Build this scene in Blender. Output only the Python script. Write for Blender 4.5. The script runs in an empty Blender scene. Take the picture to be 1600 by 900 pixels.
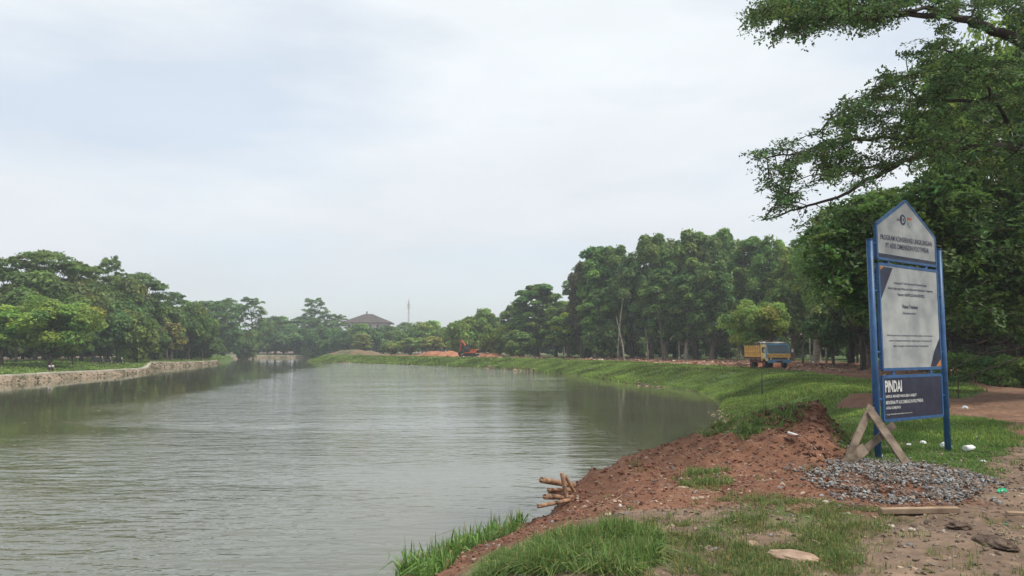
import bpy, bmesh, math, random
import numpy as np
from mathutils import Vector, Matrix

# ------------------------------------------------------------------ camera, sky, sun, exposure
SC = bpy.context.scene
COL = SC.collection
CZ = 2.85                       # eye height above the water (1.6 m above the bank)
PITCH = math.atan(95 / 1155)
cam_d = bpy.data.cameras.new('camera'); cam = bpy.data.objects.new('camera', cam_d); COL.objects.link(cam)
cam_d.lens = 26.0; cam_d.sensor_width = 36; cam_d.clip_start = 0.1; cam_d.clip_end = 4000
cam.location = (0, 0, CZ); cam.rotation_euler = (math.pi / 2 + PITCH, 0, 0)
SC.camera = cam

SUN_EL, SUN_AZ = math.radians(57), math.radians(112)      # azimuth from +Y towards +X
W = bpy.data.worlds.new('World'); SC.world = W; W.use_nodes = True
nt = W.node_tree; nt.nodes.clear()
def N(t, typ, **kw):
    n = t.nodes.new(typ)
    for k, v in kw.items():
        if k.startswith('i_'):
            n.inputs[k[2:].replace('_', ' ')].default_value = v
        else: setattr(n, k, v)
    return n
wo = N(nt, 'ShaderNodeOutputWorld')
sky = N(nt, 'ShaderNodeTexSky', sky_type='NISHITA', sun_disc=False, sun_elevation=SUN_EL, sun_rotation=SUN_AZ)
bg1 = N(nt, 'ShaderNodeBackground'); bg1.inputs[1].default_value = 0.15
nt.links.new(sky.outputs[0], bg1.inputs[0])
geo = N(nt, 'ShaderNodeTexCoord')
mp = N(nt, 'ShaderNodeMapping'); mp.inputs['Scale'].default_value = (1.0, 1.0, 3.6); mp.inputs['Location'].default_value = (11.6, 5.2, -1.3)
nt.links.new(geo.outputs['Generated'], mp.inputs[0])
nz = N(nt, 'ShaderNodeTexNoise'); nz.inputs['Scale'].default_value = 1.7; nz.inputs['Detail'].default_value = 6; nz.inputs['Roughness'].default_value = 0.5
nt.links.new(mp.outputs[0], nz.inputs['Vector'])
cr = N(nt, 'ShaderNodeValToRGB')
cr.color_ramp.elements[0].position = 0.36; cr.color_ramp.elements[0].color = (0.66,) * 3 + (1,)
cr.color_ramp.elements[1].position = 0.56; cr.color_ramp.elements[1].color = (1,) * 3 + (1,)
nt.links.new(nz.outputs[0], cr.inputs[0])
# cloud colour: brighter overhead, greyer to the horizon, soft billows
sep = N(nt, 'ShaderNodeSeparateXYZ'); nt.links.new(geo.outputs['Generated'], sep.inputs[0])
gr = N(nt, 'ShaderNodeValToRGB')
gr.color_ramp.elements[0].position = 0.0; gr.color_ramp.elements[0].color = (0.70, 0.735, 0.775, 1)
gr.color_ramp.elements[1].position = 0.55; gr.color_ramp.elements[1].color = (0.84, 0.89, 0.925, 1)
nt.links.new(sep.outputs[2], gr.inputs[0])
nz2 = N(nt, 'ShaderNodeTexNoise'); nz2.inputs['Scale'].default_value = 2.6; nz2.inputs['Detail'].default_value = 7; nz2.inputs['Roughness'].default_value = 0.55
nt.links.new(mp.outputs[0], nz2.inputs['Vector'])
mr = N(nt, 'ShaderNodeMapRange'); mr.inputs[1].default_value = 0.3; mr.inputs[2].default_value = 0.7; mr.inputs[3].default_value = 0.95; mr.inputs[4].default_value = 1.05
nt.links.new(nz2.outputs[0], mr.inputs[0])
bg2 = N(nt, 'ShaderNodeBackground'); nt.links.new(gr.outputs[0], bg2.inputs[0]); nt.links.new(mr.outputs[0], bg2.inputs[1])
mx = N(nt, 'ShaderNodeMixShader'); nt.links.new(cr.outputs[0], mx.inputs[0]); nt.links.new(bg1.outputs[0], mx.inputs[1]); nt.links.new(bg2.outputs[0], mx.inputs[2])
nt.links.new(mx.outputs[0], wo.inputs[0])

sd = bpy.data.lights.new('sun', 'SUN'); sd.energy = 3.2; sd.angle = math.radians(7); sd.color = (1, 0.94, 0.82)
so = bpy.data.objects.new('sun', sd); COL.objects.link(so)
sdir = Vector((math.cos(SUN_EL) * math.sin(SUN_AZ), math.cos(SUN_EL) * math.cos(SUN_AZ), math.sin(SUN_EL)))
so.rotation_euler = sdir.to_track_quat('Z', 'Y').to_euler(); so.location = (0, 0, 60)
SC.view_settings.view_transform = 'Standard'; SC.view_settings.look = 'None'
SC.view_settings.exposure = 0.2; SC.view_settings.gamma = 1; SC.view_settings.use_curve_mapping = False
SC.render.engine = 'CYCLES'
SC.cycles.max_bounces = 6; SC.cycles.diffuse_bounces = 3; SC.cycles.glossy_bounces = 2; SC.cycles.transmission_bounces = 3
SC.cycles.volume_bounces = 0; SC.cycles.use_denoising = True; SC.cycles.caustics_reflective = False

# ------------------------------------------------------------------ numbers
R_ = np.random.default_rng(11)
random.seed(5)
def ray(px, py):
    xc = (px - 800) / 1155; yc = (450 - py) / 1155
    return np.array([xc, math.cos(PITCH) - yc * math.sin(PITCH), math.sin(PITCH) + yc * math.cos(PITCH)])
def G(px, py, z=1.2):
    d = ray(px, py); d = d * ((z - CZ) / d[2]); return (float(d[0]), float(d[1]))
def P(px, py, Y):
    d = ray(px, py); d = d * (Y / d[1]); return np.array([d[0], d[1], d[2] + CZ])
def _h(ix, iy, s):
    n = (ix.astype(np.int64) * 374761393 + iy.astype(np.int64) * 668265263 + s * 1442695041) & 0xffffffff
    n = ((n ^ (n >> 13)) * 1274126177) & 0xffffffff
    n = n ^ (n >> 16)
    return (n & 0xffff) / 65535.0
def vn(x, y, s=0):
    xi = np.floor(x); yi = np.floor(y); fx = x - xi; fy = y - yi
    fx = fx * fx * (3 - 2 * fx); fy = fy * fy * (3 - 2 * fy)
    a = _h(xi, yi, s); b = _h(xi + 1, yi, s); c = _h(xi, yi + 1, s); d = _h(xi + 1, yi + 1, s)
    return (a * (1 - fx) + b * fx) * (1 - fy) + (c * (1 - fx) + d * fx) * fy
def fbm(x, y, o=4, s=0):
    r = 0; a = 0.5
    for k in range(o):
        r = r + a * (vn(x, y, s + k) - 0.5); x = x * 2.03 + 7.1; y = y * 2.03 + 3.7; a *= 0.5
    return r
def sstep(x, a=0.0, b=1.0):
    t = np.clip((x - a) / (b - a), 0, 1); return t * t * (3 - 2 * t)

# ------------------------------------------------------------------ mesh helpers
def mk_mesh(name, V, F, mats, col=None, smooth=False, mi=None):
    """V (n,3); F (m,3) or (m,4) array, or list of such arrays."""
    me = bpy.data.meshes.new(name)
    V = np.ascontiguousarray(V, dtype=np.float32)
    Fs = [np.asarray(f, dtype=np.int32) for f in (F if isinstance(F, list) else [F]) if len(f)]
    me.vertices.add(len(V)); me.vertices.foreach_set('co', V.ravel())
    lv = np.concatenate([f.ravel() for f in Fs]); tot = np.concatenate([np.full(len(f), f.shape[1], dtype=np.int32) for f in Fs])
    st = np.concatenate([[0], np.cumsum(tot)[:-1]]).astype(np.int32)
    me.loops.add(len(lv)); me.loops.foreach_set('vertex_index', lv)
    me.polygons.add(len(tot)); me.polygons.foreach_set('loop_start', st)
    try: me.polygons.foreach_set('loop_total', tot)
    except Exception: pass
    me.polygons.foreach_set('use_smooth', np.full(len(tot), smooth))
    if mi is not None: me.polygons.foreach_set('material_index', np.asarray(mi, dtype=np.int32))
    if col is not None:
        a = me.color_attributes.new('tint', 'FLOAT_COLOR', 'POINT')
        c = np.ones((len(V), 4), dtype=np.float32); c[:, :col.shape[1]] = col
        a.data.foreach_set('color', c.ravel())
    for m in (mats if isinstance(mats, (list, tuple)) else [mats]): me.materials.append(m)
    me.update(calc_edges=True); me.validate()
    return me
def link(name, me, parent=None, label=None, cat=None, group=None, kind=None, loc=None, rot=None):
    o = bpy.data.objects.new(name, me); COL.objects.link(o)
    if parent: o.parent = parent
    if loc is not None: o.location = loc
    if rot is not None: o.rotation_euler = rot
    if label: o['label'] = label
    if cat: o['category'] = cat
    if group: o['group'] = group
    if kind: o['kind'] = kind
    return o
def thing(name, label, cat, loc=(0, 0, 0), rz=0, group=None):
    return link(name, None, None, label, cat, group, None, loc, (0, 0, rz))
class MB:
    def __init__(s): s.V = []; s.F = []; s.n = 0
    def add(s, V, F):
        V = np.asarray(V, float); s.V.append(V)
        for f in F: s.F.append([i + s.n for i in f])
        s.n += len(V); return s
    def box(s, lo, hi, M=None):
        x0, y0, z0 = lo; x1, y1, z1 = hi
        V = np.array([(x0,y0,z0),(x1,y0,z0),(x1,y1,z0),(x0,y1,z0),(x0,y0,z1),(x1,y0,z1),(x1,y1,z1),(x0,y1,z1)], float)
        if M is not None: V = V @ np.array(M).T
        return s.add(V, [(0,3,2,1),(4,5,6,7),(0,1,5,4),(1,2,6,5),(2,3,7,6),(3,0,4,7)])
    def bar(s, a, b, w, t, up=(0, 0, 1), taper=1.0):
        a = np.array(a, float); b = np.array(b, float); d = b - a; L = np.linalg.norm(d); d /= L
        u = np.cross(d, up); 
        if np.linalg.norm(u) < 1e-4: u = np.cross(d, (1, 0, 0))
        u /= np.linalg.norm(u); v = np.cross(u, d)
        V = []
        for p, k in ((a, 1), (b, taper)):
            for su, sv in ((-1,-1),(1,-1),(1,1),(-1,1)): V.append(p + u*su*w/2*k + v*sv*t/2*k)
        return s.add(V, [(0,1,2,3),(7,6,5,4),(0,4,5,1),(1,5,6,2),(2,6,7,3),(3,7,4,0)])
    def tube(s, pts, rad, n=8, cap=True):
        V, F = tube(pts, rad, n, cap); return s.add(V, F)
    def prism(s, prof, y0, y1):      # profile in (x,z), extruded along y
        n = len(prof); V = [(x, y0, z) for x, z in prof] + [(x, y1, z) for x, z in prof]
        F = [tuple(range(n)), tuple(range(2*n-1, n-1, -1))] + [(i, i+n, (i+1) % n + n, (i+1) % n) for i in range(n)]
        return s.add(V, F)
    def mesh(s, name, mat, smooth=False, bevel=0):
        me = bpy.data.meshes.new(name); me.from_pydata(np.concatenate(s.V).tolist(), [], s.F); me.materials.append(mat)
        bm = bmesh.new(); bm.from_mesh(me); bmesh.ops.recalc_face_normals(bm, faces=bm.faces)
        if bevel: bmesh.ops.bevel(bm, geom=bm.edges[:], offset=bevel, segments=2, affect='EDGES', clamp_overlap=True)
        for f in bm.faces: f.smooth = smooth
        bm.to_mesh(me); bm.free(); return me
    def build(s, name, mat, parent=None, smooth=False, bevel=0, **kw):
        return link(name, s.mesh(name, mat, smooth, bevel), parent, **kw)
def tube(pts, rad, n=8, cap=True):
    pts = np.asarray(pts, float); m = len(pts)
    rad = np.full(m, rad) if np.isscalar(rad) else np.asarray(rad, float)
    V = []; up = np.array((0.31, 0.17, 0.93)); F = []
    for i in range(m):
        d = pts[min(i+1, m-1)] - pts[max(i-1, 0)]; d = d / (np.linalg.norm(d) + 1e-9)
        u = np.cross(d, up)
        if np.linalg.norm(u) < 0.05: u = np.cross(d, (1, 0, 0))
        u /= np.linalg.norm(u); v = np.cross(d, u)
        for k in range(n):
            a = 2*math.pi*k/n; V.append(pts[i] + rad[i]*(math.cos(a)*u + math.sin(a)*v))
    for i in range(m-1):
        for k in range(n): F.append((i*n+k, i*n+(k+1) % n, (i+1)*n+(k+1) % n, (i+1)*n+k))
    if cap: F.append(tuple(range(n-1, -1, -1))); F.append(tuple(range((m-1)*n, m*n)))
    return V, F
def tubes_np(paths, n=5):
    """many paths [(pts, rad)] -> V, quads"""
    Vs = []; Fs = []; off = 0
    for pts, rad in paths:
        V, F = tube(pts, rad, n, False); Vs.append(np.array(V)); Fs.append(np.array(F) + off); off += len(V)
    return np.concatenate(Vs), np.concatenate(Fs)

# ------------------------------------------------------------------ materials
def mat_new(name):
    m = bpy.data.materials.new(name); m.use_nodes = True; t = m.node_tree
    b = t.nodes['Principled BSDF']; return m, t, b
def noise_mat(name, c1, c2, scale=5, rough=0.8, detail=5, bump=0.2, bdist=0.02, metal=0, c3=None, spec=0.3, lo=0.35, hi=0.65):
    m, t, b = mat_new(name)
    tc = N(t, 'ShaderNodeTexCoord'); n = N(t, 'ShaderNodeTexNoise'); n.inputs['Scale'].default_value = scale; n.inputs['Detail'].default_value = detail
    t.links.new(tc.outputs['Object'], n.inputs['Vector'])
    r = N(t, 'ShaderNodeValToRGB'); r.color_ramp.elements[0].position = lo; r.color_ramp.elements[1].position = hi
    r.color_ramp.elements[0].color = (*c1, 1); r.color_ramp.elements[1].color = (*c2, 1)
    if c3: e = r.color_ramp.elements.new((lo+hi)/2); e.color = (*c3, 1)
    t.links.new(n.outputs[0], r.inputs[0]); t.links.new(r.outputs[0], b.inputs['Base Color'])
    b.inputs['Roughness'].default_value = rough; b.inputs['Metallic'].default_value = metal; b.inputs['Specular IOR Level'].default_value = spec
    if bump:
        n2 = N(t, 'ShaderNodeTexNoise'); n2.inputs['Scale'].default_value = scale*4; n2.inputs['Detail'].default_value = 6
        t.links.new(tc.outputs['Object'], n2.inputs['Vector'])
        bp = N(t, 'ShaderNodeBump'); bp.inputs['Strength'].default_value = bump; bp.inputs['Distance'].default_value = bdist
        t.links.new(n2.outputs[0], bp.inputs['Height']); t.links.new(bp.outputs[0], b.inputs['Normal'])
    return m
def leaf_mat(name, c, trans=0.35, rough=0.5, use_obj=True, spec=0.35):
    """colour x per-vertex tint x object colour; a little light passes through the leaf"""
    m, t, b = mat_new(name); out = t.nodes['Material Output']
    at = N(t, 'ShaderNodeAttribute', attribute_name='tint')
    mu = N(t, 'ShaderNodeMix', data_type='RGBA', blend_type='MULTIPLY'); mu.inputs[0].default_value = 1
    mu.inputs[6].default_value = (*c, 1); t.links.new(at.outputs['Color'], mu.inputs[7]); last = mu.outputs[2]
    if use_obj:
        oi = N(t, 'ShaderNodeObjectInfo'); m2 = N(t, 'ShaderNodeMix', data_type='RGBA', blend_type='MULTIPLY'); m2.inputs[0].default_value = 1
        t.links.new(last, m2.inputs[6]); t.links.new(oi.outputs['Color'], m2.inputs[7]); last = m2.outputs[2]
    t.links.new(last, b.inputs['Base Color']); b.inputs['Roughness'].default_value = rough; b.inputs['Specular IOR Level'].default_value = spec
    tr = N(t, 'ShaderNodeBsdfTranslucent'); t.links.new(last, tr.inputs[0])
    ms = N(t, 'ShaderNodeMixShader'); ms.inputs[0].default_value = trans
    t.links.new(b.outputs[0], ms.inputs[1]); t.links.new(tr.outputs[0], ms.inputs[2]); t.links.new(ms.outputs[0], out.inputs[0])
    return m
def tint_mat(name, rough=0.9, bump=0.4, scale=30, bdist=0.01):
    m, t, b = mat_new(name); at = N(t, 'ShaderNodeAttribute', attribute_name='tint')
    tc = N(t, 'ShaderNodeTexCoord'); n = N(t, 'ShaderNodeTexNoise'); n.inputs['Scale'].default_value = scale; n.inputs['Detail'].default_value = 5
    t.links.new(tc.outputs['Object'], n.inputs['Vector'])
    r = N(t, 'ShaderNodeMapRange'); r.inputs[1].default_value = .3; r.inputs[2].default_value = .7; r.inputs[3].default_value = .75; r.inputs[4].default_value = 1.2
    t.links.new(n.outputs[0], r.inputs[0])
    mu = N(t, 'ShaderNodeMix', data_type='RGBA', blend_type='MULTIPLY'); mu.inputs[0].default_value = 1
    t.links.new(at.outputs['Color'], mu.inputs[6]); t.links.new(r.outputs[0], mu.inputs[7]); t.links.new(mu.outputs[2], b.inputs['Base Color'])
    b.inputs['Roughness'].default_value = rough; b.inputs['Specular IOR Level'].default_value = 0.25
    bp = N(t, 'ShaderNodeBump'); bp.inputs['Strength'].default_value = bump; bp.inputs['Distance'].default_value = bdist
    t.links.new(n.outputs[0], bp.inputs['Height']); t.links.new(bp.outputs[0], b.inputs['Normal'])
    return m
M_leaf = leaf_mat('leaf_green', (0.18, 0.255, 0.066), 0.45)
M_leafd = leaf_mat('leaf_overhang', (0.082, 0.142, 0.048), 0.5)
M_grass = leaf_mat('grass_blade', (0.14, 0.215, 0.065), 0.35, use_obj=False, rough=0.55)
M_bark = noise_mat('bark', (0.05, 0.038, 0.028), (0.16, 0.13, 0.10), 3, 0.9, 6, 0.6, 0.03)
M_barkd = noise_mat('bark_dark', (0.025, 0.02, 0.017), (0.07, 0.055, 0.045), 3, 0.9, 6, 0.6, 0.03)
M_barkp = noise_mat('bark_pale', (0.16, 0.14, 0.11), (0.34, 0.30, 0.25), 3, 0.9, 6, 0.5, 0.03)
M_blue = noise_mat('blue_paint', (0.010, 0.064, 0.18), (0.024, 0.105, 0.26), 6, 0.42, 6, 0.08, 0.003, spec=0.5)
_t = M_blue.node_tree; _r = [n for n in _t.nodes if n.type == 'VALTORGB'][0]; _e = _r.color_ramp.elements.new(.74); _e.color = (.10, .115, .13, 1); _r.color_ramp.elements.new(.66).color = (0.024, 0.105, 0.26, 1)
M_panel = noise_mat('faded_white_board', (0.25, 0.27, 0.28), (0.40, 0.42, 0.42), 3, 0.5, 7, 0.03, 0.002)
M_navy = noise_mat('navy_print', (0.010, 0.014, 0.034), (0.024, 0.030, 0.058), 5, 0.4, 7, 0.0)
M_ink = noise_mat('dark_ink', (0.02, 0.025, 0.06), (0.04, 0.045, 0.09), 20, 0.5, 3, 0)
M_inkw = noise_mat('white_ink', (0.42, 0.43, 0.43), (0.68, 0.69, 0.68), 14, 0.5, 4, 0)
M_org = noise_mat('orange_print', (0.40, 0.14, 0.03), (0.5, 0.2, 0.05), 10, 0.5, 3, 0)
M_red = noise_mat('red_print', (0.35, 0.07, 0.03), (0.45, 0.12, 0.05), 10, 0.5, 3, 0)
M_teal = noise_mat('grey_green_print', (0.18, 0.24, 0.26), (0.3, 0.34, 0.33), 10, 0.5, 3, 0)
M_wood = noise_mat('weathered_wood', (0.10, 0.075, 0.055), (0.27, 0.21, 0.16), 7, 0.85, 7, 0.5, 0.006)
M_woodl = noise_mat('sawn_wood', (0.22, 0.15, 0.10), (0.36, 0.26, 0.18), 7, 0.85, 7, 0.5, 0.006)
M_bam = noise_mat('dry_bamboo', (0.16, 0.085, 0.055), (0.42, 0.26, 0.16), 9, 0.6, 5, 0.2, 0.004)
M_hole = noise_mat('hollow_shade_tone', (0.01, 0.008, 0.006), (0.03, 0.02, 0.015), 9, 0.9, 3, 0)  # near-black colour stands in for the shade inside the cut poles
M_white = noise_mat('white_plastic', (0.62, 0.63, 0.62), (0.82, 0.83, 0.82), 12, 0.4, 4, 0.2, 0.006)
M_green = noise_mat('green_plastic', (0.01, 0.25, 0.11), (0.03, 0.42, 0.2), 12, 0.35, 4, 0.2, 0.006)
M_conc = noise_mat('concrete_cap', (0.34, 0.31, 0.26), (0.52, 0.47, 0.39), 0.8, 0.9, 8, 0.3, 0.03)
M_tyre = noise_mat('rubber', (0.012, 0.012, 0.012), (0.03, 0.028, 0.026), 5, 0.8, 4, 0.1)
M_black = noise_mat('black_trim', (0.012, 0.012, 0.014), (0.03, 0.03, 0.03), 5, 0.5, 4, 0.05)

# ------------------------------------------------------------------ terrain
right_shore = [(-9, -80), (-5, -20), (-3.4, 3), (-2.5, 6.5), (-1.55, 9.2), (0.0, 11.7), (1.9, 14.5), (4.6, 19), (7.9, 25)]
right_shore += [G(px, py, 0) for px, py in ((1122, 646), (1126, 628), (1092, 612.5), (1046, 606.5), (1000, 601), (940, 592), (900, 586), (850, 581), (800, 577.5), (750, 574.5), (700, 572.5), (640, 570.3), (600, 569), (540, 566.8), (500, 565.5), (478, 564.3))]
right_shore += [(-52, 200), (-46, 222), (-20, 234), (60, 236)]
left_shore = [(60, 246), (-30, 243), (-64, 240), (-90, 231)]
left_prom = [G(px, py, 0) for px, py in ((366, 562.5), (362, 564), (344, 567), (335, 568), (300, 571.5), (262, 573.5), (243, 575))] + [G(px, py, 0) for px, py in ((237, 580), (225, 582.3), (190, 585.5), (150, 588.5), (75, 594), (0, 600))] + [(-38, 45), (-34, 20), (-32, -10), (-32, -80)]
left_shore += left_prom
RS = np.array(right_shore); LS = np.array(left_shore)
def seg_dist(x, y, A):
    best = np.full(x.shape, 1e9); par = np.zeros(x.shape)
    for i in range(len(A) - 1):
        ax, ay = A[i]; bx, by = A[i+1]; dx, dy = bx-ax, by-ay; L = dx*dx+dy*dy
        t = np.clip(((x-ax)*dx + (y-ay)*dy) / L, 0, 1); d = np.hypot(x-ax-t*dx, y-ay-t*dy)
        m = d < best; best = np.where(m, d, best); par = np.where(m, i+t, par)
    return best, par
POLY = np.concatenate([RS, LS])
def inside(x, y, A):
    r = np.zeros(x.shape, bool); n = len(A)
    for i in range(n):
        ax, ay = A[i]; bx, by = A[(i+1) % n]
        c = ((ay > y) != (by > y)) & (x < (bx-ax)*(y-ay)/(by-ay+1e-12) + ax); r ^= c
    return r
LTOP = np.interp(np.arange(len(LS)), [0, 3, 4, 5, 6, 7, 8, 9, 10, 11, 12, 13, 14, 15, 16, len(LS)-1], [.85, .85, .9, .8, .6, .56, .70, .85, .95, .54, .54, .57, .60, .66, .70, .75])
# ridge of the earth mound beside the sign: x -> y, z
RX = np.array([-0.4, 0.5, 0.95, 1.6, 2.5, 3.3, 3.7, 4.2, 4.6, 5.0, 5.3, 5.9])
RY = np.array([9.9, 10.3, 11.0, 11.5, 12.0, 12.5, 12.5, 12.5, 12.4, 12.3, 12.1, 11.6])
RZ = np.array([0.25, 0.62, 0.93, 1.14, 1.30, 1.52, 1.68, 1.82, 1.88, 1.89, 1.78, 1.20])
def terrain(x, y, detail=True):
    x = np.asarray(x, float); y = np.asarray(y, float)
    wr = fbm(x*0.35, y*0.35, 3, 50) * np.where(y < 20, 0.8, 1.8)
    dr, _ = seg_dist(x, y, RS); dl, pl = seg_dist(x, y, LS); ins = inside(x, y, POLY)
    isl = dl < dr
    s = np.where(ins, -np.minimum(dl, dr), np.minimum(dl, dr))
    # right bank
    sr = s + np.where(y > 15, fbm(x*0.5, y*0.5, 3, 61)*1.6*sstep(y, 15, 30)*sstep(s, .3, 2.5), 0)
    wdt = np.where(y < 18, 3.2, 4.6)
    hr = np.where(s < 0, np.maximum(-0.9, 0.35*s) - 0.02, 0.22*sstep(sr, 0, .5) + 0.98*sstep(sr, 0.1, wdt) + 0.004*np.clip(sr-4, 0, 30))
    # left bank, behind a wall
    lt = np.interp(pl, np.arange(len(LS)), LTOP)
    hl = np.where(s < 0.7, -0.8, lt - 0.03 + (1.2-lt)*sstep(s, 1.5, 12))
    h = np.where(isl, hl, hr)
    # mound
    ry = np.interp(x, RX, RY); rz = np.interp(x, RX, RZ); rz = rz + fbm(x*1.7, x*0+3, 3, 70)*0.12
    d = ry - y
    hm = rz - np.where(d > 0, 0.11*d + 0.035*d*d, 0.55*(-d) + 0.3*d*d) - np.clip(x-5.9, 0, 9)*2 - np.clip(-0.4-x, 0, 9)*0.6
    hm = hm - 0.85*np.clip(x + fbm(x*1.5, y*1.5, 2, 74)*.5 - (5.08 - 0.45*np.clip(12.3-y, 0, 9)), 0, 9) 
    hm = np.where(y > 6.5, hm + (fbm(x*2.2, y*2.2, 3, 71)*.25 + fbm(x*6, y*6, 4, 72)*.20)*sstep(hm, .3, 1.0), -5)
    near = (y < 16) & (y > 5) & (~isl)
    k = 0.06
    hs = np.where(near, np.maximum(h, hm) + k*np.exp(-np.abs(h-hm)/0.12), h)
    # keep land off the water: fade the mound out past the shoreline
    h = np.where(near & (s < 0.0), np.where(hm > h, np.maximum(h, hm - 1.6*(-s)), h), hs)
    h = np.where(near & (s >= 0), hs, h)
    # gravel heap by the trestle, tyre ruts and clod roughness near the camera
    h = h + 0.05*np.exp(-(((x-5.0)/0.8)**2 + ((y-9.9)/0.6)**2))
    nearw = np.exp(-np.clip(y-12, 0, 99)/6) * (s > 0)
    if detail:
        rut = np.abs(((x*0.93 - y*0.36) % 1.7) - 0.85)
        h = h + nearw*(fbm(x*1.3, y*1.3, 3, 5)*0.14 + fbm(x*4.5, y*4.5, 4, 9)*0.075 + fbm(x*14, y*14, 2, 12)*0.02)
        h = h - np.where((x > 3.9) & (y < 8.8), 0.05*np.exp(-(rut/0.16)**2), 0)*(s > 1)
        far = (y > 14) & (s > 0.3)
        h = h + np.where(far, fbm(x*0.6, y*0.6, 4, 15)*0.22*sstep(s, .3, 3), 0)
        dz = sstep(sr, 8.5, 11) * (~isl)
        h = h + dz*np.where(y > 30, fbm(x*0.45, y*0.45, 4, 25)*0.45, 0)
    return h, s, isl
def H(x, y): return float(terrain(np.array([x]), np.array([y]))[0][0])
def Hn(x, y): return terrain(x, y)[0]

# grass outlines near the camera, as ground polygons
_gm = None
def GT(px, py):
    """the point of the terrain seen at this spot of the photograph"""
    d = ray(px, py); t = np.linspace(4, 60, 1400); x, y, z = d[0]*t, d[1]*t, CZ + d[2]*t
    k = np.argmax(z < terrain(x, y, False)[0]); return (float(x[k]), float(y[k]))
def gp(pts, z=None): return np.array([GT(px, min(py, 1100)) for px, py in pts])
G_TUFT = gp([(765, 905), (785, 872), (860, 850), (940, 836), (1005, 840), (1015, 862), (985, 905)], 0.95)
G_EDGE = gp([(600, 905), (628, 862), (690, 835), (760, 822), (808, 818), (812, 832), (760, 850), (715, 868), (680, 905)], 0.35)
G_MID = gp([(1030, 850), (1060, 815), (1150, 795), (1175, 780), (1250, 792), (1330, 790), (1390, 802), (1400, 818), (1330, 822), (1290, 840), (1210, 836), (1150, 870), (1090, 862)], 1.2)
G_LOW = gp([(1070, 905), (1085, 868), (1140, 850), (1220, 850), (1215, 872), (1245, 905)], 1.2)
G_LOW2 = gp([(1250, 880), (1262, 858), (1300, 850), (1310, 870), (1300, 905), (1250, 905)], 1.2)
G_LAWN = gp([(1340, 712), (1350, 678), (1392, 655), (1440, 650), (1490, 652), (1570, 668), (1582, 690), (1550, 712), (1530, 738), (1450, 722), (1400, 724)], 1.22)
G_BEH = gp([(1484, 600), (1520, 604), (1530, 616), (1490, 620)], 1.2)
G_M1 = np.array([(3.2, 12.9), (3.15, 12.2), (3.6, 11.6), (4.3, 11.5), (4.75, 12.0), (4.6, 12.7), (3.9, 13.0)])
G_M2 = gp([(1080, 760), (1082, 738), (1125, 732), (1132, 752), (1100, 764)], 1.3)
def pdist(x, y, A):   # >0 inside
    d, _ = seg_dist(x, y, np.vstack([A, A[:1]])); return np.where(inside(x, y, A), d, -d)
def grass_mask(x, y, s, isl):
    g = np.zeros(x.shape)
    for A, w, a in ((G_TUFT, .12, .85), (G_EDGE, .10, .9), (G_MID, .35, .5), (G_LOW, .3, .45), (G_LOW2, .25, .5), (G_LAWN, .5, 1), (G_BEH, 1.2, 1), (G_M1, .3, .8), (G_M2, .2, .5)):
        g = np.maximum(g, a*sstep(pdist(x, y, A), -w, w))
    # the long grassy bank
    bank = sstep(s, -0.15, 0.15) * (1 - sstep(s + fbm(x*0.25, y*0.25, 3, 31)*5, 9.0, 11.0)) * sstep(y - np.interp(x, [0, 3, 6, 9, 12], [16, 14.5, 14.2, 14.0, 15.5]), 0, 1.2)
    # brown earth right of the sign and the track along the hedge
    Dr = gp([(1480, 700), (1478, 632), (1400, 640), (1300, 636), (1330, 616), (1470, 620), (1500, 622), (1540, 612), (1480, 598), (1640, 590), (1700, 760), (1590, 740), (1575, 700)], 1.2)
    bank = bank * (1 - sstep(pdist(x, y, Dr), -0.5, 0.5))
    bank = np.where(y > 34, bank*(1-sstep(x + fbm(x*.5, y*.3, 3, 36)*2 - np.interp(y, [34, 38, 47.6, 57.7, 63.5, 70.6, 90, 110], [19, 18.6, 20.4, 20.6, 18.9, 17.6, 15.7, 40]), -.5, .6)), bank)
    bank = np.where((~isl), np.maximum(bank, .62*sstep(s, 24, 36)*sstep(y, 20, 40)), 0)
    g = np.maximum(g, bank)
    lb = np.where(isl, sstep(s, 0.3, 0.8)*(1-sstep(s + fbm(x*0.2, y*0.2, 3, 33)*6, 16, 22)), 0)
    return np.maximum(g, lb)

def mudmask(x, y):      # brown trodden ground: foreground, right of the gravel, the track by the hedge
    n = fbm(x*.8, y*.8, 3, 40)
    a = sstep(x - 4.9 - (y-9)*0.5 + n*2, 0, 1.2); b = sstep(8.3 - y + (x-1)*.12 + n*2.2, 0, 1.2)
    return np.maximum(a, b)*(1 - .55*sstep(y, 11, 14))*(y < 46)
def axis(segs):
    o = [segs[0][0]]
    for a, b, st in segs:
        n = max(1, int(round((b-a)/st))); o += list(np.linspace(a, b, n+1)[1:])
    return np.array(o)
ax = axis([(-1500, -300, 150), (-300, -112, 12), (-112, -58, 1.3), (-58, -4, 0.75), (-4, -2.4, 0.3), (-2.4, 9.6, 0.085), (9.6, 14, 0.25), (14, 45, 0.55), (45, 120, 3), (120, 300, 15), (300, 1500, 150)])
ay = axis([(-400, -60, 60), (-60, 2, 4), (2, 4.6, 0.4), (4.6, 15.5, 0.085), (15.5, 22, 0.22), (22, 60, 0.4), (60, 130, 0.7), (130, 250, 1.2), (250, 400, 10), (400, 1500, 110)])
X, Y = np.meshgrid(ax, ay); nx, ny = len(ax), len(ay)
Hh, S_, IL = terrain(X, Y)
g = grass_mask(X, Y, S_, IL)
deb = np.where(~IL, (1-sstep(S_, 22, 34))* sstep(S_ + fbm(X*0.25, Y*0.25, 3, 31)*5, 9.5, 11.5) * sstep(Y, 24, 40), 0)     # dry orange earth and debris
mud = np.maximum(mudmask(X, Y), np.where(IL, 1.0, 0))
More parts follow.
